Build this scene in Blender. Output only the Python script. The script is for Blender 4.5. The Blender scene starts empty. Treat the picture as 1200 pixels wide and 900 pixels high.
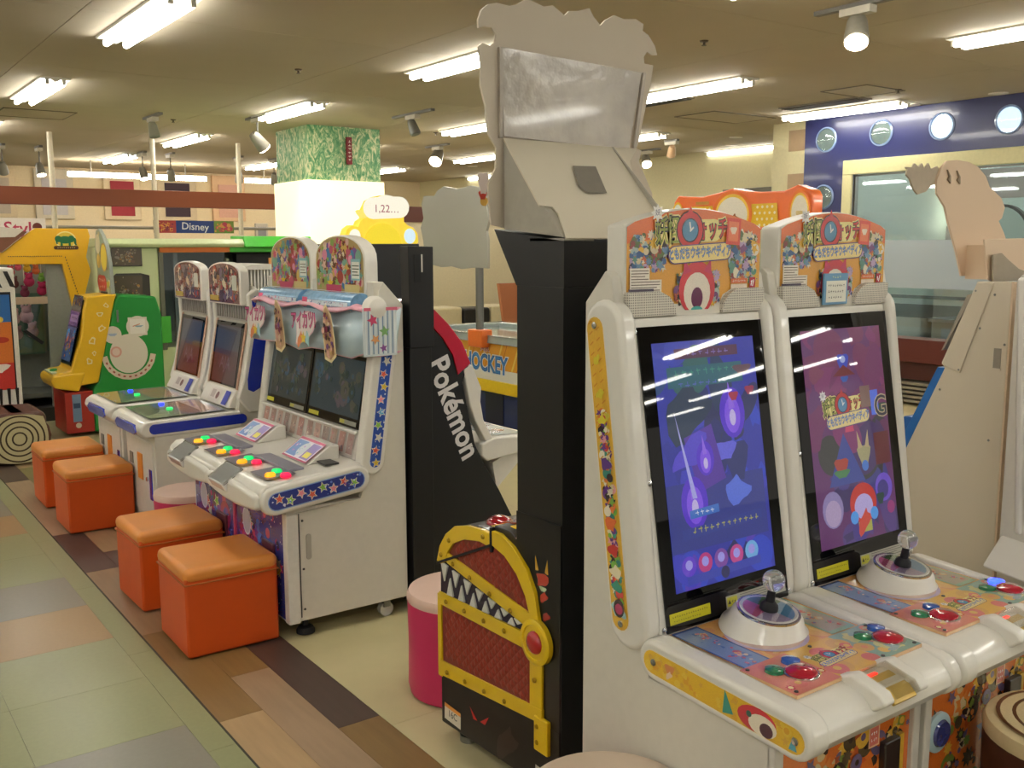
import bpy, bmesh, math, random
from mathutils import Vector, Matrix
R = random.Random(7)
PI = math.pi
sc = bpy.context.scene
COL = sc.collection

# ---------------------------------------------------------------- camera, world, exposure
cam_d = bpy.data.cameras.new('camera'); cam = bpy.data.objects.new('camera', cam_d); COL.objects.link(cam)
cam_d.sensor_width = 36; cam_d.lens = 1147.8 * 36 / 1200; cam_d.clip_start = .05; cam_d.clip_end = 100
PIT, ROLL, YAW, CAMZ = 0.13957, 0.00287, 0.62679, 1.5
cy, sy = math.cos(YAW), math.sin(YAW)
_F = Vector((sy*math.cos(PIT), cy*math.cos(PIT), -math.sin(PIT))); _R = Vector((cy, -sy, 0)); _D = _F.cross(_R)
_r = _R*math.cos(ROLL) + _D*math.sin(ROLL); _d = _D*math.cos(ROLL) - _R*math.sin(ROLL)
mw = Matrix.Identity(4)
for i in range(3):
    mw[i][0] = _r[i]; mw[i][1] = -_d[i]; mw[i][2] = -_F[i]
mw.translation = (0, 0, CAMZ)
cam.matrix_world = mw
sc.camera = cam
w = bpy.data.worlds.new('world'); sc.world = w; w.use_nodes = True
w.node_tree.nodes['Background'].inputs[0].default_value = (.62, .58, .5, 1)
w.node_tree.nodes['Background'].inputs[1].default_value = .8
sc.view_settings.view_transform = 'Standard'; sc.view_settings.look = 'None'
sc.view_settings.gamma = 1; sc.view_settings.use_curve_mapping = False
sc.view_settings.exposure = 0.0
TUBE = 27.0       # emission of the fluorescent tubes

# ---------------------------------------------------------------- materials
def lin(h):
    if isinstance(h, str):
        h = h.lstrip('#'); h = [int(h[i:i+2], 16)/255 for i in (0, 2, 4)]
    return tuple((c/12.92 if c <= .04045 else ((c+.055)/1.055)**2.4) for c in h[:3])
_M = {}
def mat(hexc, rough=.5, metal=0, var=.06, scale=40, bump=0, coat=0, emit=0, trans=0, name=None, alpha=1, kind=None):
    key = (hexc, rough, metal, var, scale, bump, coat, emit, trans, alpha, kind)
    if key in _M: return _M[key]
    m = bpy.data.materials.new(name or 'm_'+hexc.strip('#')); m.use_nodes = True
    nt = m.node_tree; b = nt.nodes['Principled BSDF']; N = nt.nodes.new; L = nt.links.new
    c = lin(hexc)
    b.inputs['Roughness'].default_value = rough; b.inputs['Metallic'].default_value = metal
    b.inputs['Coat Weight'].default_value = coat; b.inputs['Coat Roughness'].default_value = .02 if coat >= 1 else .06
    b.inputs['Transmission Weight'].default_value = trans; b.inputs['Alpha'].default_value = alpha
    tc = N('ShaderNodeTexCoord'); nz = N('ShaderNodeTexNoise'); nz.inputs['Scale'].default_value = scale
    nz.inputs['Detail'].default_value = 4
    mp = N('ShaderNodeMapping'); L(tc.outputs['Object'], mp.inputs[0]); L(mp.outputs[0], nz.inputs['Vector'])
    if kind == 'wood': mp.inputs['Scale'].default_value = (3, .25, 3)
    if kind == 'brushed': mp.inputs['Scale'].default_value = (.3, 8, 8)
    cr = N('ShaderNodeMix'); cr.data_type = 'RGBA'
    cr.inputs[6].default_value = (*[x*(1-var*2.2) for x in c], 1); cr.inputs[7].default_value = (*[min(1, x*(1+var)) for x in c], 1)
    L(nz.outputs[0], cr.inputs[0]); L(cr.outputs[2], b.inputs['Base Color'])
    if kind == 'dots':      # a perforated grille: dark holes on a fine regular grid
        v = N('ShaderNodeTexVoronoi'); v.inputs['Randomness'].default_value = 0; v.inputs['Scale'].default_value = 170
        L(tc.outputs['Object'], v.inputs['Vector']); lt = N('ShaderNodeMath'); lt.operation = 'LESS_THAN'; lt.inputs[1].default_value = .33
        L(v.outputs['Distance'], lt.inputs[0]); m2 = N('ShaderNodeMix'); m2.data_type = 'RGBA'
        L(lt.outputs[0], m2.inputs[0]); L(cr.outputs[2], m2.inputs[6]); m2.inputs[7].default_value = (.2, .18, .16, 1); L(m2.outputs[2], b.inputs['Base Color'])
    if kind == 'leaf':      # printed tropical leaves
        wv = N('ShaderNodeTexNoise'); wv.inputs['Scale'].default_value = 15; wv.inputs['Distortion'].default_value = 2.2; wv.inputs['Detail'].default_value = 5; wv.inputs['Roughness'].default_value = .65
        m3 = N('ShaderNodeMapping'); m3.inputs['Rotation'].default_value = (.5, .6, 0); m3.inputs['Scale'].default_value = (1, 1, .55); L(tc.outputs['Object'], m3.inputs[0]); L(m3.outputs[0], wv.inputs['Vector']); rp = N('ShaderNodeValToRGB'); e = rp.color_ramp.elements
        e[0].color = (*lin('#4a8a5c'), 1); e[1].color = (*lin('#dcd9ac'), 1); e[0].position = .40; e[1].position = .60
        x = rp.color_ramp.elements.new(.5); x.color = (*lin('#86b07c'), 1)
        L(wv.outputs[0], rp.inputs[0]); L(rp.outputs[0], b.inputs['Base Color'])
    if bump:
        bp = N('ShaderNodeBump'); bp.inputs['Strength'].default_value = bump; bp.inputs['Distance'].default_value = .01
        L(nz.outputs[0], bp.inputs['Height']); L(bp.outputs[0], b.inputs['Normal'])
    if emit:
        b.inputs['Emission Color'].default_value = (*c, 1); b.inputs['Emission Strength'].default_value = emit
    _M[key] = m; return m
def vc_mat(name, rough=.35, emit=0, coat=0, alpha=1):
    m = bpy.data.materials.new(name); m.use_nodes = True
    nt = m.node_tree; b = nt.nodes['Principled BSDF']; at = nt.nodes.new('ShaderNodeVertexColor'); at.layer_name = 'Col'
    nz = nt.nodes.new('ShaderNodeTexNoise'); nz.inputs['Scale'].default_value = 90
    mr = nt.nodes.new('ShaderNodeMapRange'); mr.inputs[3].default_value = .8; mr.inputs[4].default_value = 1.1
    mx = nt.nodes.new('ShaderNodeVectorMath'); mx.operation = 'SCALE'
    nt.links.new(nz.outputs[0], mr.inputs[0]); nt.links.new(at.outputs[0], mx.inputs[0]); nt.links.new(mr.outputs[0], mx.inputs['Scale'])
    b.inputs['Roughness'].default_value = rough; b.inputs['Coat Weight'].default_value = coat; b.inputs['Coat Roughness'].default_value = .015
    b.inputs['Alpha'].default_value = alpha
    if emit:
        b.inputs['Base Color'].default_value = (.01, .01, .012, 1)
        nt.links.new(mx.outputs[0], b.inputs['Emission Color']); b.inputs['Emission Strength'].default_value = emit
    else: nt.links.new(mx.outputs[0], b.inputs['Base Color'])
    return m
PRINT = vc_mat('printed_sheet'); GLOSSP = vc_mat('glossy_print', .25, coat=.7); SCREEN = vc_mat('lit_screen', .5, emit=.62, coat=.6)
DIMSCREEN = vc_mat('dim_screen', .12, emit=.32, coat=.3); GLOW = vc_mat('backlit_print', .4, emit=1.1); BRIGHT = vc_mat('bright_sign', .4, emit=1.0)
WHITE = mat('#e0dcd2', .32, var=.02, coat=.35, name='white_gloss_plastic'); WPANEL = mat('#d2cdc0', .5, var=.03, name='white_side_panel')
WFAR = mat('#dcd6c6', .45, var=.03); BLACK = mat('#08080a', .45, var=.1, name='black_laminate'); BLACKG = mat('#050507', .3, var=0, coat=1, name='black_glass')
CHROME = mat('#c8c8c8', .15, 1, var=.02, name='chrome'); STEEL = mat('#8d8d8a', .35, 1, var=.05, kind='brushed'); GREY = mat('#77746c', .5); DGREY = mat('#3a3836', .5)
RUB = mat('#15151a', .7); GLASS = mat('#f2f6f8', .04, trans=1, var=0, name='clear_plastic')
BLACKG.node_tree.nodes['Principled BSDF'].inputs['Specular IOR Level'].default_value = 0
def thin_glass(name='window_glass', tint=(.86, .93, .95), refl=.09, rough=.02):
    m = bpy.data.materials.new(name); m.use_nodes = True; nt = m.node_tree; nt.nodes.clear()
    o = nt.nodes.new('ShaderNodeOutputMaterial'); t = nt.nodes.new('ShaderNodeBsdfTransparent'); t.inputs[0].default_value = (*tint, 1)
    g = nt.nodes.new('ShaderNodeBsdfGlossy'); g.inputs['Roughness'].default_value = rough; mx = nt.nodes.new('ShaderNodeMixShader')
    lw = nt.nodes.new('ShaderNodeLayerWeight'); lw.inputs[0].default_value = .5
    pw = nt.nodes.new('ShaderNodeMath'); pw.operation = 'POWER'; pw.inputs[1].default_value = 4
    ad = nt.nodes.new('ShaderNodeMath'); ad.operation = 'MULTIPLY_ADD'; ad.inputs[1].default_value = .8; ad.inputs[2].default_value = refl*.7
    nt.links.new(lw.outputs['Facing'], pw.inputs[0]); nt.links.new(pw.outputs[0], ad.inputs[0]); nt.links.new(ad.outputs[0], mx.inputs[0])
    nt.links.new(t.outputs[0], mx.inputs[1]); nt.links.new(g.outputs[0], mx.inputs[2]); nt.links.new(mx.outputs[0], o.inputs[0])
    return m
WGLASS = thin_glass()
FILM = thin_glass('crinkled_film', (.8, .78, .76), .25, .18)
def frosted():
    m = bpy.data.materials.new('frosted_film'); m.use_nodes = True; nt = m.node_tree; b = nt.nodes['Principled BSDF']
    b.inputs['Base Color'].default_value = (*lin('#b4bfc4'), 1); b.inputs['Roughness'].default_value = .35; b.inputs['Alpha'].default_value = .86
    nz = nt.nodes.new('ShaderNodeTexNoise'); nz.inputs['Scale'].default_value = 300; bp = nt.nodes.new('ShaderNodeBump'); bp.inputs['Strength'].default_value = .1
    nt.links.new(nz.outputs[0], bp.inputs['Height']); nt.links.new(bp.outputs[0], b.inputs['Normal']); return m
FROST = frosted()

# ---------------------------------------------------------------- mesh helpers
class G:
    def __init__(s): s.v = []; s.f = []; s.c = []; s.m = []
    def add(s, vs, fs, col=None, mi=0):
        b = len(s.v); s.v += [tuple(p) for p in vs]; s.f += [tuple(i+b for i in f) for f in fs]
        s.c += [col]*len(fs); s.m += [mi]*len(fs); return s
    def box(s, x0, y0, z0, x1, y1, z1, **k):
        return s.add([(x, y, z) for z in (z0, z1) for y in (y0, y1) for x in (x0, x1)],
                     [(0, 2, 3, 1), (4, 5, 7, 6), (0, 1, 5, 4), (2, 6, 7, 3), (0, 4, 6, 2), (1, 3, 7, 5)], **k)
    def prism(s, ax, prof, a0, a1, **k):
        n = len(prof)
        def P(p, a): return (a, p[0], p[1]) if ax == 'x' else (p[0], a, p[1]) if ax == 'y' else (p[0], p[1], a)
        vs = [P(p, a0) for p in prof] + [P(p, a1) for p in prof]
        return s.add(vs, [tuple(range(n)), tuple(range(2*n-1, n-1, -1))] + [(i, i+n, (i+1) % n+n, (i+1) % n) for i in range(n)], **k)
    def tube(s, p0, p1, r0, r1=None, n=14, **k):
        r1 = r0 if r1 is None else r1; p0 = Vector(p0); p1 = Vector(p1); d = (p1-p0).normalized()
        u = d.orthogonal().normalized(); v = d.cross(u)
        ring = lambda p, r: [p+(u*math.cos(2*PI*i/n)+v*math.sin(2*PI*i/n))*r for i in range(n)]
        return s.add(ring(p0, r0)+ring(p1, r1), [tuple(range(n-1, -1, -1)), tuple(range(n, 2*n))] + [(i, (i+1) % n, (i+1) % n+n, i+n) for i in range(n)], **k)
    def lathe(s, c, prof, axis=(0, 0, 1), n=32, **k):
        c = Vector(c); d = Vector(axis).normalized(); u = d.orthogonal().normalized(); v = d.cross(u); vs = []; m = len(prof)
        for r, h in prof: vs += [c+d*h+(u*math.cos(2*PI*i/n)+v*math.sin(2*PI*i/n))*max(r, 1e-4) for i in range(n)]
        fs = [(j*n+i, j*n+(i+1) % n, (j+1)*n+(i+1) % n, (j+1)*n+i) for j in range(m-1) for i in range(n)]
        return s.add(vs, fs+[tuple(range(n-1, -1, -1)), tuple(range((m-1)*n, m*n))], **k)
    def ball(s, c, r, sx=1, sy=1, sz=1, n=16, **k):
        vs = []; fs = []; h = n//2
        for j in range(h+1):
            t = PI*j/h
            for i in range(n): vs.append((c[0]+sx*r*math.sin(t)*math.cos(2*PI*i/n), c[1]+sy*r*math.sin(t)*math.sin(2*PI*i/n), c[2]+sz*r*math.cos(t)))
        for j in range(h):
            for i in range(n): fs.append((j*n+i, (j+1)*n+i, (j+1)*n+(i+1) % n, j*n+(i+1) % n))
        return s.add(vs, fs, **k)
OFF = {}
def empty(name, loc, label=None, cat=None, group=None):
    o = bpy.data.objects.new(name, None); COL.objects.link(o); o.location = loc; o.empty_display_size = .1; OFF[o] = Vector(loc); tag(o, label, cat, group); return o
def tag(o, label=None, cat=None, group=None, kind=None):
    if label: o['label'] = label
    if cat: o['category'] = cat
    if group: o['group'] = group
    if kind: o['kind'] = kind
    return o
def part(name, g, m, parent=None, bevel=0, seg=2, smooth=True, kind=None, label=None, cat=None, group=None, loc=None, weld=True):
    off = OFF[parent] if parent is not None else Vector(loc or (0, 0, 0))
    me = bpy.data.meshes.new(name); me.from_pydata([Vector(p)-off for p in g.v], [], g.f)
    ms = m if isinstance(m, (list, tuple)) else [m]
    for x in ms: me.materials.append(x)
    if any(c is not None for c in g.c):
        ca = me.color_attributes.new('Col', 'FLOAT_COLOR', 'CORNER')
        for p, c in zip(me.polygons, g.c):
            c = lin(c or '#ffffff')
            for li in p.loop_indices: ca.data[li].color = (*c, 1)
    for p, mi in zip(me.polygons, g.m): p.material_index = mi
    if weld:
        bm = bmesh.new(); bm.from_mesh(me)
        bmesh.ops.remove_doubles(bm, verts=bm.verts, dist=1e-6); bmesh.ops.recalc_face_normals(bm, faces=bm.faces)
        bm.to_mesh(me); bm.free()
    if smooth and weld:
        for p in me.polygons: p.use_smooth = True
        me.set_sharp_from_angle(angle=math.radians(38))
    o = bpy.data.objects.new(name, me); COL.objects.link(o)
    if parent is not None: o.parent = parent
    else: o.location = off
    OFF[o] = off
    if bevel:
        b = o.modifiers.new('bevel', 'BEVEL'); b.width = bevel; b.segments = seg; b.limit_method = 'ANGLE'; b.angle_limit = math.radians(40); b.harden_normals = True
    tag(o, label, cat, group, kind); return o
def copy_tree(o, delta=None, label=None, parent=None):
    c = o.copy(); COL.objects.link(c)
    if parent is not None: c.parent = parent
    if delta is not None: c.location = o.location + Vector(delta); OFF[c] = OFF[o] + Vector(delta)
    else: OFF[c] = OFF[parent]
    if label: c['label'] = label
    for ch in list(o.children): copy_tree(ch, None, None, c)
    return c

# ---- flat print: shapes laid on a frame, each a hair above the one before
class Fr:
    def __init__(s, o, u, v): s.o = Vector(o); s.u = Vector(u).normalized(); s.v = Vector(v).normalized(); s.n = s.u.cross(s.v).normalized()
    def p(s, a, b, h=0): return s.o+s.u*a+s.v*b+s.n*h
_T = {}
def text_geo(t, bold=0):
    k = (t, bold)
    if k not in _T:
        c = bpy.data.curves.new('t', 'FONT'); c.body = t; c.offset = bold; c.resolution_u = 3; c.align_x = 'CENTER'; c.align_y = 'CENTER'
        o = bpy.data.objects.new('t', c); m = o.to_mesh()
        _T[k] = ([tuple(v.co[:2]) for v in m.vertices], [tuple(p.vertices) for p in m.polygons]); o.to_mesh_clear(); bpy.data.objects.remove(o); bpy.data.curves.remove(c)
    return _T[k]
def star(r, n=5, q=.45, a0=PI/2): return [((r if i % 2 == 0 else r*q)*math.cos(a0+PI*i/n), (r if i % 2 == 0 else r*q)*math.sin(a0+PI*i/n)) for i in range(2*n)]
def disc(rx, ry=None, n=18):
    ry = ry or rx; n = 40 if rx > .05 else n; return [(rx*math.cos(2*PI*i/n), ry*math.sin(2*PI*i/n)) for i in range(n)]
def shp(kind, x, y, s, c, rot=0, s2=None):
    pts = {'disc': lambda: disc(s, s2), 'star': lambda: star(s), 'burst': lambda: star(s, 8, .6), 'rect': lambda: [(-s/2, -(s2 or s)/2), (s/2, -(s2 or s)/2), (s/2, (s2 or s)/2), (-s/2, (s2 or s)/2)],
           'tri': lambda: [(-s/2, 0), (s/2, 0), (0, s2 or s)], 'blob': lambda: [(s*(.75+.25*math.sin(3*t+rot*5))*math.cos(t), (s2 or s)*(.75+.25*math.cos(2*t+rot))*math.sin(t)) for t in [2*PI*i/16 for i in range(16)]],
           'stadium': lambda: [((s/2-s2/2)*sg+s2/2*math.cos(a), s2/2*math.sin(a)) for sg, a0 in ((1, -PI/2), (-1, PI/2)) for a in [a0+PI*i/8 for i in range(9)]]}[kind]()
    ca, sa = math.cos(rot), math.sin(rot)
    return ('poly', [(x+p*ca-q*sa, y+p*sa+q*ca) for p, q in pts], c)
def txt(t, x, y, s, c, bold=0, rot=0, sx=1): return ('text', t, x, y, s, c, bold, rot, sx)
def decal(name, fr, shapes, m, parent, eps=1.2e-5, h0=.0006, clip=None, **k):
    g = G(); h = h0
    for s in shapes:
        if s[0] == 'poly':
            pts = s[1]
            if clip: pts = [(min(max(a, clip[0]), clip[2]), min(max(b, clip[1]), clip[3])) for a, b in pts]
            g.add([fr.p(a, b, h) for a, b in pts], [tuple(range(len(pts)))], col=s[2])
        else:
            _, t, x, y, sz, c, bold, rot, sx = s; vs, fs = text_geo(t, bold); ca, sa = math.cos(rot), math.sin(rot)
            g.add([fr.p(x+(a*sx*ca-b*sa)*sz, y+(a*sx*sa+b*ca)*sz, h) for a, b in vs], fs, col=c)
        h += eps
    return part(name, g, m, parent, weld=False, smooth=False, **k)
def busy(w, h, pal, n, smin, smax, rng, base=None, kinds=('disc', 'star', 'blob', 'rect', 'burst', 'tri'), x0=0, y0=0):
    out = [shp('rect', x0+w/2, y0+h/2, w, base, 0, h)] if base else []
    for i in range(n):
        s = rng.uniform(smin, smax)*(1-.5*i/n); k = rng.choice(kinds)
        x = x0+rng.uniform(min(s, w/2), max(w-s, w/2)); y = y0+rng.uniform(min(s, h/2), max(h-s, h/2))
        out.append(shp(k, x, y, s, rng.choice(pal), rng.uniform(0, 6), s*rng.uniform(.5, 1) if k in ('rect', 'blob') else None))
        if s > smax*.45: out.append(shp('disc', x+s*.1, y, s*.35, rng.choice(pal)))
    return out
def lines(x0, y0, w, n, dy, c, t=.0035): return [shp('rect', x0+w*.5*(.8 if i % 3 == 2 else 1), y0-i*dy, w*(.8 if i % 3 == 2 else 1), c, 0, t) for i in range(n)]
def marks(cx, cy_, w, h, c, n, rng=random.Random(77), vert=False):
    """blurred print too small to read in the photograph: a row of short strokes"""
    out = []
    for i in range(n):
        p = (i+.5)/n-.5; x, y = (cx, cy_+p*w) if vert else (cx+p*w, cy_); q = w/n*.72
        out += [shp('rect', x, y+h*.22*rng.uniform(-1, 1), (h if vert else q)*rng.uniform(.7, 1), c, 0, h*.16), shp('rect', x+q*.2*rng.uniform(-1, 1), y, h*.16, c, rng.uniform(-.3, .3), (q if vert else h)*rng.uniform(.6, 1))]
    return out
def stadium_pts(c0, c1, r, n=8):
    """outline of a slanted pill from centre c0 to centre c1"""
    a = math.atan2(c1[1]-c0[1], c1[0]-c0[0])
    return [(c1[0]+r*math.cos(a-PI/2+PI*i/n), c1[1]+r*math.sin(a-PI/2+PI*i/n)) for i in range(n+1)] + [(c0[0]+r*math.cos(a+PI/2+PI*i/n), c0[1]+r*math.sin(a+PI/2+PI*i/n)) for i in range(n+1)]
def inside(pts, x, y):
    r = False; j = len(pts)-1
    for i in range(len(pts)):
        if (pts[i][1] > y) != (pts[j][1] > y) and x < (pts[j][0]-pts[i][0])*(y-pts[i][1])/(pts[j][1]-pts[i][1])+pts[i][0]: r = not r
        j = i
    return r
def fill_busy(outline, pal, n, s, rng, kinds=('disc', 'star', 'blob', 'burst')):
    xs = [p[0] for p in outline]; ys = [p[1] for p in outline]; out = []; t = 0
    while len(out) < n and t < 4000:
        t += 1; x = rng.uniform(min(xs), max(xs)); y = rng.uniform(min(ys), max(ys)); q = s*rng.uniform(.4, 1)
        if all(inside(outline, x+q*math.cos(a), y+q*math.sin(a)) for a in (0, .8, 1.57, 2.4, 3.14, 3.9, 4.71, 5.5)): out.append(shp(rng.choice(kinds), x, y, q, rng.choice(pal), rng.uniform(0, 6)))
    return out

# ================================================================ STRUCTURE
def struct(name, g, m, parent=None, **k):
    return part(name, g, m, parent, kind='structure', **k)
# ---- floor: a slab with its tiles and planks as parts
floor = struct('floor', G().box(-6, -18, -.12, 22, 20, -.006), mat('#6c6a58', .6))
def tile(x0, y0, x1, y1, m, name='tile', top=0.0, gap=.0005):
    part(name, G().box(x0+gap, y0+gap, -.006, x1-gap, y1-gap, top), m, floor, smooth=False, weld=False)
TG = [mat('#8d9068', .3, var=.05, scale=60), mat('#8a8e66', .3, var=.05, scale=60), mat('#90936c', .3, var=.05, scale=60)]
TL, TP, TY = mat('#838074', .3, scale=60, var=.05), mat('#a0835a', .3, scale=60, var=.05), mat('#a08d5a', .3, scale=60, var=.05)
gx = .435
special = {(i_, j_-1): v_ for (i_, j_), v_ in {(0, 6): TL, (1, 6): TL, (0, 5): TP, (1, 5): TP, (0, 2): TL, (1, 2): TY, (0, 9): TP, (1, 10): TL, (0, 10): TL, (2, 7): TP, (0, 13): TL, (1, 14): TP, (2, 11): TY, (3, 9): TL, (0, 16): TP}.items()}
for j in range(0, 26):
    for i in range(0, 7):
        y0 = 2.11+j*gx; x1 = .875-i*gx
        if i > j/3+1.2: continue
        tile(x1-gx, y0, x1, y0+gx, special.get((i, j), R.choice(TG)))
for j in range(10): tile(.875, 1.9+j*.87, .962, 1.9+(j+1)*.87, TG[1], 'border_tile')
part('floor_joint', G().box(.962, .5, -.006, .968, 13, .0006), mat('#3c3a30', .7), floor, smooth=False)
PL = dict(b=mat('#ad9068', .38, kind='wood', var=.12, scale=14), g=mat('#83673c', .38, kind='wood', var=.13, scale=14), p=mat('#9c8266', .38, kind='wood', var=.12, scale=14),
          d=mat('#4c3a33', .38, kind='wood', var=.15, scale=14), t=mat('#95795a', .38, kind='wood', var=.12, scale=14), o=mat('#7d7446', .38, kind='wood', var=.12, scale=14))
rows = [(.968, 1.112, [(1.0, 'd'), (2.0, 'b'), (2.93, 'g'), (3.80, 't'), (4.72, 'd'), (5.45, 'p'), (6.9, 'd'), (7.8, 'g'), (8.8, 'b')]),
        (1.112, 1.256, [(1.3, 'g'), (2.3, 'p'), (3.23, 'g'), (4.1, 'd'), (5.0, 't'), (5.9, 'o'), (7.3, 'b'), (8.3, 'd')]),
        (1.256, 1.402, [(.7, 'b'), (1.72, 'g'), (2.67, 'd'), (3.6, 'b'), (4.6, 'g'), (5.5, 't'), (6.5, 'd'), (7.5, 'p'), (8.5, 'o')])]
for x0, x1, l in rows:
    for k, (y, c) in enumerate(l):
        y1 = l[k+1][0] if k+1 < len(l) else y+1
        tile(x0, y, x1, y1, PL[c], 'plank', .001)
CR = [mat('#beb489', .3, var=.05, scale=9), mat('#bab085', .3, var=.05, scale=9), mat('#c0b68d', .32, var=.05, scale=9)]
for i in range(7):
    for j in range(14):
        if i*1.0 > 8.5-j*.2 and j < 3: continue
        tile(1.403+i*.93, -.2+j*.93, 1.403+(i+1)*.93, -.2+(j+1)*.93, R.choice(CR), 'cream_tile')
# ---- ceiling: plaster boards with fine joints
ceil = struct('ceiling', G().box(-6, -18, 2.706, 22, 20, 2.8), mat('#8d8370', .9))
CP = [mat('#bdb19a', .85, var=.03, scale=3), mat('#bbaf98', .85, var=.03, scale=3)]
for i in range(11):
    for j in range(16):
        x0 = -6+i*1.82; y0 = -9.1+j*1.82
        g = .0022
        part('ceiling_board', G().box(x0+g, y0+g, 2.7, x0+1.82-g, y0+1.82-g, 2.706), R.choice(CP), ceil, smooth=False, weld=False)
# ---- blue wall with portholes and a long window, X = 8
bw = G(); X0, X1 = 8.0, 8.18
bw.box(X0, 5.72, 0, X1, 6.2, 2.7).box(X0, -1, 2.27, X1, 5.72, 2.7)
wall_right = struct('wall_right', bw, mat('#171e58', .3, var=.04, coat=.25))
struct('trim_1', G().box(7.97, 5.64, .7, 7.999, 5.74, 2.15).box(7.97, -1, 2.15, 7.999, 5.74, 2.28), mat('#cfc796', .45), bevel=.006)
struct('wall_right_low', G().box(8.0, -1, 0, 8.18, 5.72, .34), mat('#c9b98e', .5))
pane = struct('window_1', G().box(8.06, -1, .34, 8.075, 5.66, 2.16), WGLASS, smooth=False)
part('frosted_band', G().box(8.045, -1, 1.12, 8.058, 5.66, 1.545), FROST, pane, smooth=False)
part('frosted_strip', G().box(8.045, -1, .86, 8.058, 5.66, .98).box(8.045, -1, 1.03, 8.058, 5.66, 1.06), thin_glass('thin_frost', (.62, .66, .68), .1, .3), pane, smooth=False)
part('steel_frame', G().box(8.05, 3.05, .34, 8.085, 3.08, 2.16).box(8.04, -1, 2.135, 8.09, 5.66, 2.15).box(8.04, 5.645, .34, 8.09, 5.66, 2.15), STEEL, pane)
for k, (y, z) in enumerate([(5.952, 2.493), (5.368, 2.503), (4.787, 2.503), (4.21, 2.50), (5.962, 1.958), (3.63, 2.50)]):
    t = empty('porthole', (7.99, y, z), ['domed clear porthole, first in the top row from the pillar', 'domed clear porthole, second in the top row from the pillar', 'domed porthole shining white, third from the pillar',
        'domed porthole shining white, rightmost one seen on the blue wall', 'domed clear porthole low beside the window frame, behind the orange canopy', 'domed porthole just past the picture edge on the blue wall'][k], 'porthole', 'portholes in the blue wall')
    part('rim', G().lathe((8.0, y, z), [(.118, 0), (.118, .008), (.104, .014), (.10, 0)], (-1, 0, 0), 36), mat('#7f92b8', .25, coat=.5), t)
    part('backing', G().lathe((8.0, y, z), [(.1, -.001), (.1, .002)], (-1, 0, 0), 36), mat('#dfeeff', .3, emit=1.3) if k in (2, 3, 5) else mat('#8f9794', .3), t)
    part('dome', G().lathe((7.998, y, z), [(.104*math.cos(a), .05*math.sin(a)+.003) for a in [PI/2*i/10 for i in range(11)]], (-1, 0, 0), 36), thin_glass('dome_glass', (.85, .9, .9), .12, .03), t)
# the salon behind the window
struct('wall_salon', G().box(11.0, -2, 0, 11.15, 6.6, 2.7), mat('#c9dad6', .6))
part('taupe_band', G().box(10.985, -2, 2.02, 11.0, 6.6, 2.35).box(10.985, -2, 1.35, 11.0, 6.6, 1.72), mat('#a79f9c', .6), bpy.data.objects['wall_salon'])
struct('wall_salon_side', G().box(8.18, 6.45, 0, 11, 6.6, 2.7), mat('#c4cfca', .6))
for k, y in enumerate((6.0, 4.9, 3.75, 2.6)):
    m = empty('vanity_mirror', (10.9, y-.25, 1.3), ['arched salon mirror nearest the blue wall end', 'arched salon mirror second from the end, mostly behind the cardboard cutout', 'arched salon mirror third from the end, behind the cutout', 'arched salon mirror beyond the right picture edge'][k], 'mirror', 'salon mirrors')
    yc = y-.25; arc = [(yc+.32*math.cos(a), 1.5+.42*math.sin(a)) for a in [PI*i/16 for i in range(17)]]
    fr = G(); out = [(yc+.35*math.cos(a), 1.5+.45*math.sin(a)) for a in [PI*i/16 for i in range(17)]]
    for i in range(16): fr.prism('x', [arc[i], arc[i+1], out[i+1], out[i]], 10.90, 10.97)
    fr.box(10.9, yc-.35, 1.0, 10.97, yc-.32, 1.5).box(10.9, yc+.32, 1.0, 10.97, yc+.35, 1.5)
    part('frame', fr, mat('#33363c', .4), m); part('glass', G().prism('x', [(yc-.32, 1.0), (yc+.32, 1.0)]+arc, 10.93, 10.96), mat('#dfe6e4', .03, 1, var=0), m)
for k, (y, z) in enumerate([(6.25, 2.05), (6.25, 1.75), (4.98, 2.05), (4.98, 1.75), (3.7, 2.0), (3.7, 1.7)]):
    t = empty('wall_lamp', (10.95, y, z), ['lit round wall lamp, upper one left of the first mirror', 'lit round wall lamp, lower one left of the first mirror', 'lit round wall lamp, upper one beside the cutout arm', 'lit round wall lamp, lower one beside the cutout arm', 'lit round wall lamp behind the cutout, upper', 'lit round wall lamp behind the cutout, lower'][k], 'wall lamp', 'salon wall lamps')
    part('lamp_base', G().lathe((11, y, z), [(.07, 0), (.07, .03), (.03, .05)], (-1, 0, 0)), CHROME, t); part('globe', G().ball((10.88, y, z), .075), mat('#fff0d0', .3, emit=7), t)
t = empty('salon_counter', (9.6, 3, 0), 'white salon counter with drawers behind the glass', 'counter')
part('counter_body', G().box(9.4, -1, 0, 9.9, 5.6, .72), WFAR, t); part('worktop', G().box(9.36, -1, .72, 9.94, 5.64, .76), mat('#e6e6e2', .25), t, bevel=.005)
for k in range(7): part('drawer_front', G().box(9.385, 5.5-k*.9, .1, 9.4, 4.7-k*.9, .66), mat('#d8dee0', .35), t)
t2 = empty('salon_shelf', (10.6, 3, 0), 'shelf with rows of small bottles below the mirrors', 'shelf')
part('board', G().box(10.55, -1, .95, 10.95, 6.3, 1.0).box(10.55, -1, 0, 10.6, 6.3, .95), WFAR, t2)
ORDN = 'first second third fourth fifth sixth seventh eighth ninth tenth eleventh twelfth thirteenth fourteenth fifteenth sixteenth seventeenth eighteenth nineteenth twentieth twenty-first twenty-second'.split()
cols = ['#d44a7a', '#2f2b33', '#ece6e0', '#b06fae', '#4e6d57', '#e07fa0', '#8a3440', '#c7b8a0']
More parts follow.
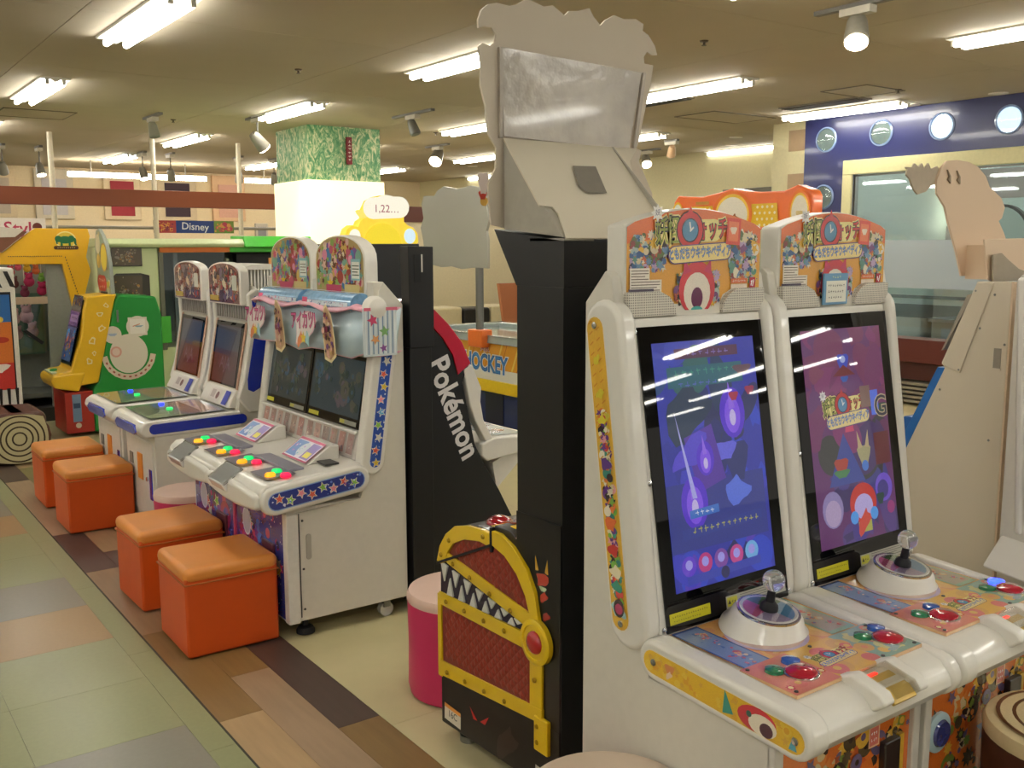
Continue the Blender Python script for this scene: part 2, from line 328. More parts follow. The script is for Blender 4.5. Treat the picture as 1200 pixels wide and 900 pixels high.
for k in range(22):
    y = 6.1-k*.15+R.uniform(-.03, .03); h = R.uniform(.07, .16)
    o = part('bottle', G().lathe((10.66, y, 1.0), [(.028, 0), (.03, h*.7), (.012, h*.8), (.012, h)], n=10), mat(cols[k % 8], .3), cat='bottle', group='toiletries on the salon shelf', label='small %s salon bottle below the mirrors, %s from the pillar end' % (['pink', 'black', 'white', 'mauve', 'green', 'rose', 'dark red', 'beige'][k % 8], ORDN[k]), loc=(10.66, y, 1.0))
# dark red fascia and slatted vent outside, under the glass
t = empty('fascia_panel', (7.8, 3, 0), 'dark red wooden fascia running below the long window', 'panel')
part('board', G().box(7.72, -1, .50, 7.96, 5.72, .70), mat('#5e2a22', .35, kind='wood'), t, bevel=.004)
part('lower_board', G().box(7.80, -1, .34, 7.96, 5.72, .50), mat('#4a211c', .35, kind='wood'), t)
for k in range(5): part('slat', G().box(7.74+.01*k, -1, .30-k*.04, 7.96, 5.72, .322-k*.04), mat('#8d8674', .4), t)
part('bench_board', G().box(7.2, -1, .02, 7.96, 5.72, .11), mat('#d8c698', .4), t, bevel=.01)
# beige pillar beside the blue wall
struct('trim_2', G().box(8.04, 6.2, 0, 8.5, 6.62, 2.7), mat('#d3c9a0', .6))
part('taupe_band', G().box(8.033, 6.195, 2.42, 8.5, 6.42, 2.62).box(8.033, 6.195, 1.98, 8.5, 6.42, 2.2), mat('#a98f6f', .6), bpy.data.objects['trim_2'])
# leaf column
cl = struct('wall_column', G().box(4.2, 9.23, 2.16, 5.0, 10.03, 2.7), mat('#4c8a58', .6, kind='leaf'))
struct('trim_3', G().box(4.18, 9.21, 0, 5.02, 10.05, 1.45), mat('#e6dfc6', .5))
part('glare_cladding', G().box(4.17, 9.20, 1.45, 5.03, 10.06, 2.165), mat('#fff2cf', .4, emit=.8), cl, bevel=.01)  # emission stands in for the bright glare on the white cladding
sg = empty('hanging_sign', (4.62, 9.19, 2.4), 'small dark red vertical sign with white characters on the leafy column', 'sign')
part('plate', G().box(4.605, 9.19, 2.33, 4.66, 9.22, 2.6), mat('#7a1a22', .5), sg)
decal('lettering', Fr((4.605, 9.19, 2.33), (1, 0, 0), (0, 0, 1)), marks(.0275, .135, .22, .034, '#e8dcc8', 6, vert=True), PRINT, sg)
# far shop: partition wall, back wall, beam, poles
struct('wall_back', G().box(-6, 16.2, 0, 14, 16.35, 2.7), mat('#ecd9b6', .7))
struct('wall_partition', G().box(6.4, 12.0, 0, 11.2, 12.12, 1.83), mat('#dccfae', .7))
struct('wall_far_right', G().box(9.6, 6.62, 0, 9.75, 16.2, 2.7), mat('#d6cda4', .7))
struct('wall_left', G().box(-6.1, -4, 0, -6, 20, 2.7), mat('#cfc4a6', .7))
struct('trim_4', G().box(9.57, 6.62, 1.86, 9.6, 13, 1.92), mat('#b5633a', .5))
wf = empty('dark_wall_display', (9.55, 8, 2.1), 'dark framed display panel high on the cream wall', 'display')
part('frame', G().box(9.5, 7.0, 1.98, 9.6, 8.6, 2.2), mat('#6a6555', .5), wf, bevel=.01); part('glass', G().box(9.49, 7.1, 2.0, 9.5, 8.5, 2.13), BLACKG, wf)
bt = empty('shop_beam', (2, 11.0, 2.03), 'long reddish wooden beam hanging over the far shop front', 'beam')
part('board', G().box(-3, 11.0, 1.935, 5.1, 11.1, 2.112), mat('#8a4526', .5, kind='wood'), bt, bevel=.004)
bt = empty('brown_header', (7, 12, 1.95), 'short dark brown header above the cream partition', 'beam')
part('board', G().box(6.4, 11.98, 1.84, 8.4, 12.14, 2.05), mat('#5c3026', .5), bt)
for k, x in enumerate((2.25, 3.3, 4.28, 5.28, .9)):
    tag(part('partition_pole', G().tube((x, 11.35, 0), (x, 11.35, 2.7), .028), mat('#d8ceb4', .5), loc=(x, 11.35, 0)), 'thin cream pole behind the wooden beam, ' + ['leftmost in view', 'second from the left', 'third from the left', 'next to the leafy column', 'beyond the left edge'][k], 'pole', 'shop poles')
# pictures and posters on the back wall
for k, (x, z, wd, ht, c1, c2) in enumerate([(2.45, 2.3, .5, .72, '#e8d3b0', '#c9b8a8'), (3.22, 2.3, .54, .74, '#d9cdb8', '#c8c2c6'), (4.2, 2.3, .55, .74, '#e3cfae', '#a32635'), (5.05, 2.3, .62, .74, '#dcc8a8', '#3a2230'), (5.9, 2.3, .55, .74, '#e6bf98', '#dca896'), (6.45, 1.75, .22, .3, '#c8c0b4', '#8e8e94')]):
    t = empty('framed_picture', (x, 16.15, z), 'cream framed picture on the far shop wall, ' + ['at the left picture edge', 'pale grey print, second from left', 'with a red print', 'with a dark maroon print', 'with a blurry pink print', 'small one beside the leafy column'][k], 'picture', 'pictures on the far wall')
    part('frame', G().box(x-wd/2, 16.14, z-ht/2, x+wd/2, 16.2, z+ht/2), mat(c1, .6), t, bevel=.01)
    part('print', G().box(x-wd*.32, 16.13, z-ht*.42, x+wd*.32, 16.14, z+ht*.3), mat(c2, .6), t)
t = empty('poster_strip', (4.3, 13.0, 1.685), 'long blue and red banner with white script above the pale green booth', 'banner')
part('board', G().box(3.75, 13.0, 1.685, 4.80, 13.03, 1.845), mat('#b8a888', .6), t)
fr = Fr((3.75, 12.999, 1.685), (1, 0, 0), (0, 0, 1)); rr = random.Random(3)
decal('print', fr, [shp('rect', .525, .08, 1.05, '#1f3f86', 0, .16)]+busy(.28, .16, ['#b23a3f', '#c86a3c', '#7e2a48', '#d8a04a'], 26, .02, .06, rr, '#a8383c')+busy(.27, .16, ['#5f9d3c', '#b73c53', '#8ec24a', '#d4914b'], 26, .02, .06, rr, '#6f8f3a', x0=.78)+[txt('Disney', .53, .08, .13, '#e8ecf2', .01, -.05)], PRINT, t)
tag(part('shop_rail', G().tube((1.0, 13.05, 1.75), (8, 13.05, 1.75), .02), mat('#8f887a', .4), loc=(3, 13.1, 1.75)), 'thin grey rail running across the far shop', 'rail')
t = empty('shop_sign', (1.9, 12.2, 1.75), 'white shop sign with pink lettering above the yellow booth', 'sign')
part('board', G().box(1.2, 12.2, 1.60, 2.32, 12.24, 1.83), mat('#efe4da', .5), t)
decal('lettering', Fr((1.2, 12.2, 1.60), (1, 0, 0), (0, 0, 1)), [txt('m&Style', .74, .11, .2, '#c2385a', .012), shp('disc', 1.03, .13, .05, '#6d2a1e'), shp('rect', .56, .0, 1.1, '#cc9988', 0, .02)], PRINT, t)

# ================================================================ STOOLS
def cube_stool(x0, y0, x1, y1, z, label, rot=0, m=None):
    cx, cyy = (x0+x1)/2, (y0+y1)/2
    t = empty('cube_stool', (cx, cyy, 0), label, 'stool', 'orange cube stools'); m = m or ORG
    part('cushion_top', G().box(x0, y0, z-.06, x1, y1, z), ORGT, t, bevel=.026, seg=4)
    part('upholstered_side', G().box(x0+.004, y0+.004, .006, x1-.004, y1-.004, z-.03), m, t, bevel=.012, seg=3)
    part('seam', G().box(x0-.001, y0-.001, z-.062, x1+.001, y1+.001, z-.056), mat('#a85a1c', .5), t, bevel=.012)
    t.rotation_euler.z = rot; return t
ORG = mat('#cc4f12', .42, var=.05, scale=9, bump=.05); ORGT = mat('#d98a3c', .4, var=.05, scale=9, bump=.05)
cube_stool(1.035, 3.445, 1.395, 3.80, .345, 'orange cube stool nearest the camera, beside the pink machines', -.01)
cube_stool(1.03, 4.03, 1.39, 4.385, .345, 'orange cube stool second from the camera, at the far half of the pink machines', .02)
cube_stool(1.04, 5.40, 1.385, 5.75, .345, 'orange cube stool third from the camera, before the blue and white machines', .0)
cube_stool(1.045, 6.04, 1.385, 6.39, .345, 'farthest orange cube stool, partly behind another', .0)
def round_stool(x, y, r, h, mside, mtop, label, cat='stool', group=None, rings=False):
    t = empty('round_stool', (x, y, 0), label, cat, group)
    part('side', G().lathe((x, y, 0), [(r*.97, .005), (r, .03), (r*.985, h*.5), (r, h-.035)], n=40), mside, t)
    part('top', G().lathe((x, y, 0), [(r*1.005, h-.035), (r*1.01, h-.018), (r*.97, h-.004), (r*.9, h), (r*.3, h+.004), (0, h+.004)], n=40), mtop, t)
    if rings:
        fr = Fr((x, y, h+.0045), (1, 0, 0), (0, 1, 0)); sh = []
        for k, q in enumerate((.86, .70, .55, .40, .26, .13)):
            sh += [shp('disc', .003*k, -.002*k, r*q, '#5c3418'), shp('disc', .003*k, -.002*k, r*(q-.045), '#cdbb92')]
        sh = [('poly', disc(p[1][0][0] and 1, n=3), p[2]) if False else p for p in sh]
        sh = [('poly', [(a, b) for a, b in s[1]], s[2]) for s in sh]
        decal('ring_print', fr, sh, PRINT, t, h0=.001)
    return t
PINK = mat('#c42a5c', .4, var=.04, scale=8); PKTOP = mat('#d3b4a4', .5, var=.05, scale=8)
round_stool(1.735, 2.69, .185, .36, PINK, PKTOP, 'pink round stool half hidden behind the treasure chest machine')
round_stool(1.44, 4.66, .16, .345, PINK, PKTOP, 'pink round stool with pale top beside the blue and white machine')
round_stool(1.72, 1.96, .18, .12, PINK, PKTOP, 'low pink round pad seen under the treasure chest machine') if False else None
round_stool(1.31, 1.46, .185, .345, PINK, mat('#cdb9a4', .45, var=.05, scale=8), 'pink round stool with cream top at the bottom edge beside the white cabinet')
round_stool(2.31, .965, .195, .40, mat('#4a2416', .5, kind='wood', var=.15, scale=10), mat('#cdbb92', .5), 'round log stool with brown tree rings on its cream top, bottom right', rings=True)
t = empty('log_stool', (1.15, 7.65, 0), 'brown log stool with tree rings printed on its cream end, far left', 'stool')
part('log_body', G().prism('y', stadium_pts((1.12, .19), (1.19, .19), .17), 7.42, 7.95), mat('#5a3426', .5, kind='wood', var=.15, scale=10), t, bevel=.02)
part('body_block', G().box(.96, 7.44, .005, 1.34, 7.95, .36), mat('#5a3426', .5, kind='wood', var=.15, scale=10), t, bevel=.05, seg=4)
fr = Fr((1.15, 7.415, .185), (1, 0, 0), (0, 0, 1)); sh = [('poly', [(a*.185*max(abs(math.cos(q)), abs(math.sin(q)))**-.55, b*.172*max(abs(math.cos(q)), abs(math.sin(q)))**-.55) for q in [2*PI*i/40 for i in range(40)] for a, b in [(math.cos(q), math.sin(q))]], '#c2b890')]
for q in (.165, .125, .09, .05): sh += [shp('disc', 0, 0, q, '#33230f'), shp('disc', 0, 0, q-.011, '#c2b890')]
decal('ring_print', fr, sh, PRINT, t, h0=.001)

# ================================================================ PINK TWIN MACHINES (facing the aisle, -X)
t = empty('arcade_machine', (1.65, 3.96, 0), 'white twin card game cabinet with pink panels, star stripes and lit round buttons', 'arcade machine')
Y0, Y1 = 3.40, 4.46
body = [(1.41, .07), (1.93, .07), (1.93, 1.275), (1.845, 1.365), (1.80, 1.365), (1.815, 1.05), (1.735, .62), (1.72, .52), (1.41, .52)]
part('cabinet_body', G().prism('y', body, Y0+.002, Y1), WPANEL, t, bevel=.004)
part('side_panel', G().prism('y', [(1.415, .075), (1.925, .075), (1.925, 1.27), (1.843, 1.36), (1.82, 1.33), (1.82, 1.05), (1.745, .6), (1.72, .52), (1.415, .5)], Y0-.006, Y0+.003), WPANEL, t, bevel=.002)
part('corner_post', G().box(1.405, Y0-.014, .07, 1.452, Y0+.03, .50), mat('#dad6cc', .4), t, bevel=.005)
dr = part('side_door_line', G().box(1.456, Y0-.009, .09, 1.459, Y0-.005, .50), DGREY, t)
hd = part('recessed_handle', G().prism('y', stadium_pts((1.495, .325), (1.495, .405), .011), Y0-.009, Y0-.005), mat('#a9a498', .5), t, bevel=.002)
for z in (.12, .28, .47): part('screw', G().lathe((1.472, Y0-.006, z), [(.005, 0), (.004, .003)], (0, -1, 0), 10), DGREY, t)
# side star strip, a raised pill
pill = stadium_pts((1.79, .655), (1.865, 1.12), .045)
part('side_rail', G().prism('y', stadium_pts((1.775, .66), (1.85, 1.16), .052), Y0-.016, Y0+.045), WHITE, t, bevel=.012, seg=3)
part('side_rail', G().prism('y', stadium_pts((1.775, .66), (1.85, 1.16), .052), Y1-.045, Y1+.012), WHITE, t, bevel=.012, seg=3)
fr = Fr((0, Y0-.0165, 0), (1, 0, 0), (0, 0, 1)); o1 = stadium_pts((1.782, .66), (1.85, 1.12), .026); rr = random.Random(4)
STARS = ['#e6c23c', '#e0624e', '#d8d6cc', '#8bc34f', '#5fb0d8', '#ec8fa0']
decal('star_strip', fr, [('poly', o1, '#dfe3ee'), ('poly', stadium_pts((1.782, .66), (1.85, 1.12), .023), '#2b4fa6')]+[s for k in range(10) for s in (shp('star', 1.782+.068*k/9.5+.004*(-1)**k, .655+.05*k, .021, '#e9e4d0', k), shp('star', 1.782+.068*k/9.5+.004*(-1)**k, .655+.05*k, .016, STARS[k % 6], k))]+fill_busy(o1, ['#dfe6f4', '#7fa0e0'], 30, .005, rr), GLOSSP, t)
# console
cons = [(1.74, .66), (1.40, .635), (1.335, .63), (1.305, .605), (1.30, .57), (1.33, .53), (1.39, .508), (1.74, .545)]
part('console', G().prism('y', cons, Y0-.01, Y1+.01), WHITE, t, bevel=.012, seg=3)
part('console_side', G().prism('y', stadium_pts((1.36, .565), (1.70, .603), .055), Y0-.028, Y0+.03), WHITE, t, bevel=.014, seg=3)
o2 = stadium_pts((1.365, .565), (1.695, .602), .031)
decal('console_star_strip', Fr((0, Y0-.0285, 0), (1, 0, 0), (0, 0, 1)), [('poly', stadium_pts((1.365, .565), (1.695, .602), .035), '#8fb0e0'), ('poly', o2, '#27388c')]+[s for k in range(8) for s in (shp('star', 1.375+.044*k, .566+.005*k+.008*(-1)**k, .023, '#e9e4d0', k), shp('star', 1.375+.044*k, .566+.005*k+.008*(-1)**k, .017, STARS[(k*2+1) % 6], k))]+fill_busy(o2, ['#dfe6f4', '#6d8fe0', '#6a3fa0'], 26, .006, rr), GLOSSP, t)
for i, yc in enumerate((3.66, 4.19)):
    # rounded lobes of the front edge with a clear card slot each
    part('nose_lobe', G().prism('x', [(yc-.27+.54*k/20, .595+.012*math.sin(PI*k/20)) for k in range(21)]+[(yc+.27-.54*k/20, .535-.02*math.sin(PI*k/20)) for k in range(21)], 1.285, 1.36), WHITE, t, bevel=.02, seg=3)
    part('card_slot', G().prism('y', [(1.262, .585), (1.345, .638), (1.36, .63), (1.33, .56), (1.28, .552)], yc+.01, yc+.17), mat('#dcdcda', .12, var=0, coat=.5), t, bevel=.006)
    part('slot_cover', G().prism('y', [(1.268, .59), (1.347, .641), (1.349, .636), (1.27, .584)], yc-.0, yc+.18), GLASS, t)
    for q, yb in enumerate((yc-.18, yc+.11)):
        b = decal('button_plate', Fr((1.36, yb+.0, .6405), (0, -1, 0), (1, .0, .066)), [shp('rect', -.03, .05, .17, '#59565e', 0, .12), shp('rect', -.03, .05, .16, '#777480', 0, .11)], PRINT, t)
        for dx, dy, c, e in ((.02, .035, '#14e070', 1), (.062, .0, '#ffb020', 1), (.075, -.058, '#ff1f50', 1)):
            pos = (1.37+(.055 if c == '#14e070' else .01 if c == '#ffb020' else .055), yb+.03-(0 if c == '#14e070' else .045 if c == '#ffb020' else .085), .643)
            part('button', G().lathe(pos, [(.021, 0), (.021, .006), (.016, .013), (0, .015)], n=20), mat(c, .25, emit=.75, var=.02), t, label={'#14e070': 'green lit button', '#ffb020': 'amber lit button', '#ff1f50': 'red lit button'}[c])
    hb = G().prism('y', [(1.56, .648), (1.66, .715), (1.70, .715), (1.70, .655)], yc-.13, yc+.13); part('card_stand', hb, WHITE, t, bevel=.006)
    fr = Fr((1.555, yc+.12, .652), (0, -1, 0), (.10, 0, .067)); rr = random.Random(9+i)
    decal('card_guide', fr, [shp('rect', .12, .06, .23, '#c23a6a', 0, .115), shp('rect', .12, .058, .22, '#e8e2ee', 0, .095), shp('rect', .06, .058, .09, '#5a86c8', 0, .085), shp('disc', .115, .06, .036, '#cdd6e0'), shp('rect', .185, .058, .075, '#8c7ac0', 0, .085), shp('rect', .185, .04, .05, '#e6da50', 0, .03)]+busy(.1, .08, ['#6fb0d0', '#d8e0f0', '#b07acc'], 10, .006, .016, rr, x0=.02, y0=.02), PRINT, t)
    part('info_plate', G().box(1.46, yc-.17, .640, 1.53, yc+.17, .653), mat('#8a8996', .3), t, bevel=.003)
part('card_reader_slot', G().box(1.60, 3.45, .655, 1.66, 3.56, .662), DGREY, t, bevel=.002)
# card display row under the screens
def slope_fr(x_at, z0, y, ):  # frame on the leaning front: U runs -Y (to the right as seen), V up the slope
    return Fr((x_at, y, z0), (0, -1, 0), (.075, 0, .43))
frS = slope_fr(1.748, .665, 4.45)
part('card_tray', G().prism('y', [(1.738, .655), (1.763, .765), (1.752, .768), (1.728, .66)], 3.45, 4.44), mat('#cfc9c4', .25), t, bevel=.003)
rr = random.Random(5); CARDS = ['#b98b84', '#a88c86', '#c6a79c', '#a5948f', '#b59c8f']
sh = []
for i in range(12):
    x = .03+i*.078+(.015 if i > 5 else 0); sh += [shp('rect', x+.03, .055, .06, '#e0d8d0', 0, .088), shp('rect', x+.03, .055, .054, CARDS[i % 5], 0, .08)]+busy(.05, .075, ['#8a6a70', '#d8c0b0', '#7d7a80', '#c8888c', '#e0d0c0'], 9, .006, .014, rr, x0=x+.005, y0=.017)
decal('display_cards', Fr((1.7265, 4.44, .662), (0, -1, 0), (.10, 0, .43)), sh, GLOSSP, t)
# screens
for i, (ya, yb) in enumerate(((3.965, 3.47), (4.455, 3.975))):
    s = part('screen', G().prism('y', [(1.757, .775), (1.808, 1.06), (1.83, 1.06), (1.78, .77)], yb, ya), BLACKG, t, bevel=.002)
    fr = Fr((1.7565, ya, .775), (0, -1, 0), (.051, 0, .285)); rr = random.Random(11+i); wd = ya-yb
    decal('picture', fr, [shp('rect', wd/2, .157, wd-.03, '#3c4a4a' if i else '#39525a', 0, .235)]+busy(wd-.05, .22, ['#4d6450', '#3f6f86', '#52584e', '#6d6a58', '#2f4a40', '#7a6a70', '#3a5f78'], 50, .012, .05, rr, kinds=('disc', 'blob', 'rect'), x0=.025, y0=.05), DIMSCREEN, s)
    decal('sticker', fr, [shp('rect', .07, .018, .10, '#c8c03c', 0, .018)], PRINT, s); decal('sticker', fr, [shp('rect', wd-.1, .018, .15, '#8f8e84', 0, .018), shp('rect', wd-.15, .018, .04, '#bcb64a', 0, .014)], PRINT, s)
part('ledge', G().box(1.735, 3.46, .762, 1.765, 4.45, .773), WHITE, t, bevel=.004)
# curved card holder hanging round the front
path = [(1.875, 3.372), (1.80, 3.372), (1.745, 3.39), (1.715, 3.43), (1.70, 3.52), (1.705, 3.66), (1.715, 3.80), (1.712, 3.92), (1.70, 4.05), (1.70, 4.2), (1.705, 4.33), (1.715, 4.45), (1.75, 4.50), (1.83, 4.505)]
def band(path, z0f, z1f, th, name, m, parent, n0=0, slope=.03):
    g = G(); P = path
    for k in range(len(P)-1):
        a, b = P[k], P[k+1]; g.add([(a[0]-slope*0, a[1], z0f(k)), (b[0], b[1], z0f(k+1)), (b[0]+slope, b[1], z1f(k+1)), (a[0]+slope, a[1], z1f(k))], [(0, 1, 2, 3)])
    o = part(name, g, m, parent); md = o.modifiers.new('thick', 'SOLIDIFY'); md.thickness = th; md.offset = 1; return o
z0 = lambda k: 1.085-.012*(k in (3, 7, 11))-.006*math.sin(k*2.1); z1 = lambda k: 1.262-.012*math.sin(k*1.7)*(k > 2)
HB = mat('#b9cdd6', .3, coat=.4, var=.03)
hold = band(path, z0, z1, .004, 'card_pocket_banner', HB, t)
band(path, lambda k: z1(k)-.012, lambda k: z1(k)+.004, .006, 'banner_edge', mat('#e7a9b8', .35), t); band(path, lambda k: z0(k)-.004, lambda k: z0(k)+.01, .006, 'banner_edge', mat('#e7a9b8', .35), t)
fr = Fr((1.70, 3.362, 1.075), (1, 0, 0), (.0, 0, 1)); sh = []   # striped side with stars
for k in range(13): sh.append(shp('rect', .045+.0105*k*1.0, .098, .0045, '#6d8fae' if k % 2 else '#eef2f2', 0, .17))
part('banner_side', G().box(1.735, 3.364, 1.08, 1.88, 3.371, 1.266), mat('#d6e0e2', .35), t)
decal('stars', Fr((1.70, 3.3635, 1.075), (1, 0, 0), (0, 0, 1)), sh+[shp('star', .075, .145, .026, '#c8466a', .3), shp('star', .125, .10, .024, '#7fae6a', .1), shp('star', .085, .07, .022, '#d79a62', .5), shp('star', .12, .035, .018, '#8a4a94', .2), shp('rect', .11, .187, .145, '#d96a84', 0, .012)], PRINT, t)
def cutlogo(yc, zc, dx=1.683):
    fr = Fr((dx, yc, zc), (0, -1, 0), (.02, 0, 1)); rr = random.Random(int(yc*100))
    return decal('title_cutout', fr, [shp('blob', 0, 0, .135, '#e9c6c8', .5, .10), shp('blob', 0, 0, .125, '#f4ece8', .5, .09), shp('blob', -.03, -.055, .05, '#e48a5a', 1, .03), shp('star', .0, -.05, .03, '#e8c83e'), shp('blob', .04, -.05, .04, '#a8d4d8', 2, .02),
        txt('アイカツ!', 0, .02, .080, '#7a2a50', .05, .06, .72), txt('アイカツ!', 0, .02, .080, '#e8609c', .01, .06, .72)], PRINT, t, eps=.0004)
cutlogo(3.80, 1.175); cutlogo(4.33, 1.175)
for yc in (3.565, 4.06):   # tall die-cut cards between the titles, a plain pattern
    rr = random.Random(int(yc*50)); fr = Fr((1.682, yc, 1.165), (0, -1, 0), (.02, 0, 1))
    o = [(-.04, .1), (-.02, .11), (.03, .07), (.06, -.02), (.075, -.09), (.03, -.12), (-.03, -.11), (-.045, 0)]
    decal('die_cut_card', fr, [('poly', o, '#e8d7a8'), ('poly', [(a*.85, b*.9) for a, b in o], '#c9a27c')]+fill_busy([(a*.9, b*.9) for a, b in o], ['#5c3626', '#7a4a8a', '#e2b0a0', '#caa26a', '#8a3450', '#e8d0b8', '#3f2c30'], 34, .016, rr), PRINT, t, eps=.0003)
# rolled cylinders and marquees
rr = random.Random(21)
for i, (ya, yb) in enumerate(((3.91, 3.455), (4.40, 3.955))):
    c = G().tube((1.775, yb, 1.272), (1.775, ya, 1.272), .048, n=24); part('rolled_banner', c, mat('#7fb0d8', .2, coat=.6, var=.25, scale=50), t)
    fr = Fr((1.722, ya, 1.262), (0, -1, 0), (.3, 0, 1))
    decal('roll_print', Fr((1.7262, ya, 1.262), (0, -1, 0), (.1, 0, 1)), [shp('rect', .22, .012, .42, '#d8e6f0', 0, .018), shp('rect', .03, .01, .05, '#e25a86', 0, .04)]+busy(.4, .024, ['#3f6fae', '#e27aa0', '#ffffff', '#2f4a8c'], 46, .003, .008, rr, x0=.02), PRINT, t)
    wd = ya-yb; g = G(); n = 14
    arch = [(yb, 1.315), (yb, 1.44)]+[(yb+wd/2-wd/2*math.cos(PI*k/n), 1.44+.108*math.sin(PI*k/n)**.8) for k in range(1, n)]+[(ya, 1.44), (ya, 1.315)]
    mq = part('marquee', g.prism('x', arch, 1.795, 1.852), WHITE, t, bevel=.005)
    out = [(ya-y, z-1.30) for y, z in arch]; fr = Fr((1.7945, ya, 1.30), (0, -1, 0), (0, 0, 1)); inn = [(wd/2+(a-wd/2)*.95, .12+(b-.12)*.95) for a, b in out]
    decal('marquee_print', fr, [('poly', inn, '#b8a06a')]+fill_busy(inn, ['#c85a70', '#8fae5a', '#d8b060', '#7a5a9a', '#e0b8a8', '#4f7fae', '#a8443f', '#e6d4b0', '#6f4430', '#7fae9a', '#e892b0'], 230, .03, rr)+[shp('rect', wd-.075, .11, .08, '#8fc0c8', 0, .085), shp('rect', wd-.075, .108, .066, '#eef0e6', 0, .066)]+lines(wd-.105, .125, .06, 4, .012, '#4a5a4a', .004)+[shp('star', .15, .05, .03, '#e8c030'), shp('rect', wd-.11, .035, .13, '#d9c284', 0, .03), shp('rect', .18, .033, .14, '#c8486a', 0, .026)], GLOSSP, t)
part('side_knob', G().lathe((1.80, 3.405, 1.262), [(.05, 0), (.05, .02), (.04, .04), (.01, .05)], (0, -1, 0), 24), WHITE, t)
# decorated front
for i, (ya, yb) in enumerate(((3.92, 3.43), (4.44, 3.95))):
    fr = Fr((1.4085, ya, .08), (0, -1, 0), (0, 0, 1)); wd = ya-yb; rr = random.Random(31+i)
    decal('front_poster', fr, [shp('rect', wd/2, .21, wd, '#3a3f8e', 0, .42)]+busy(wd, .42, ['#2c4aa0', '#7a3f98', '#c84a70', '#20306e', '#5a7fd0', '#a0305a'], 60, .02, .08, rr)+[s for k in range(10) for s in (lambda x, y: (shp('star', x, y, .035, '#e8ddb8', k), shp('star', x, y, .026, STARS[k % 6], k)))(rr.uniform(.04, wd-.04), rr.uniform(.05, .38))]+fill_busy([(0, 0), (wd, 0), (wd, .42), (0, .42)], ['#e8ecf8', '#c8d4f0'], 60, .005, rr)+[shp('disc', .12, .31, .045, '#d8d4e6', 0, .06), shp('disc', .12, .31, .038, '#b8b8c8', 0, .052)], GLOSSP, t)
    part('coin_door', G().box(1.398, yb+.08, .12, 1.409, yb+.2, .36), mat('#5a2a3a', .3), t, bevel=.003); part('coin_return', G().box(1.392, yb+.11, .14, 1.40, yb+.17, .19), BLACK, t, bevel=.003)
part('front_divider', G().box(1.402, 3.925, .08, 1.41, 3.945, .50), mat('#c8486a', .4), t)
for x, y in ((1.50, 3.46), (1.50, 4.40), (1.86, 4.40)): part('foot', G().tube((x, y, .02), (x, y, .075), .012).lathe((x, y, 0), [(.036, 0), (.036, .012), (.03, .024), (.012, .03)]), RUB, t)
cw = part('caster', G().tube((1.84, 3.42, .03), (1.84, 3.445, .03), .03, n=20), mat('#b8b6b0', .3), t); part('fork', G().box(1.825, 3.415, .04, 1.855, 3.45, .075), STEEL, cw)

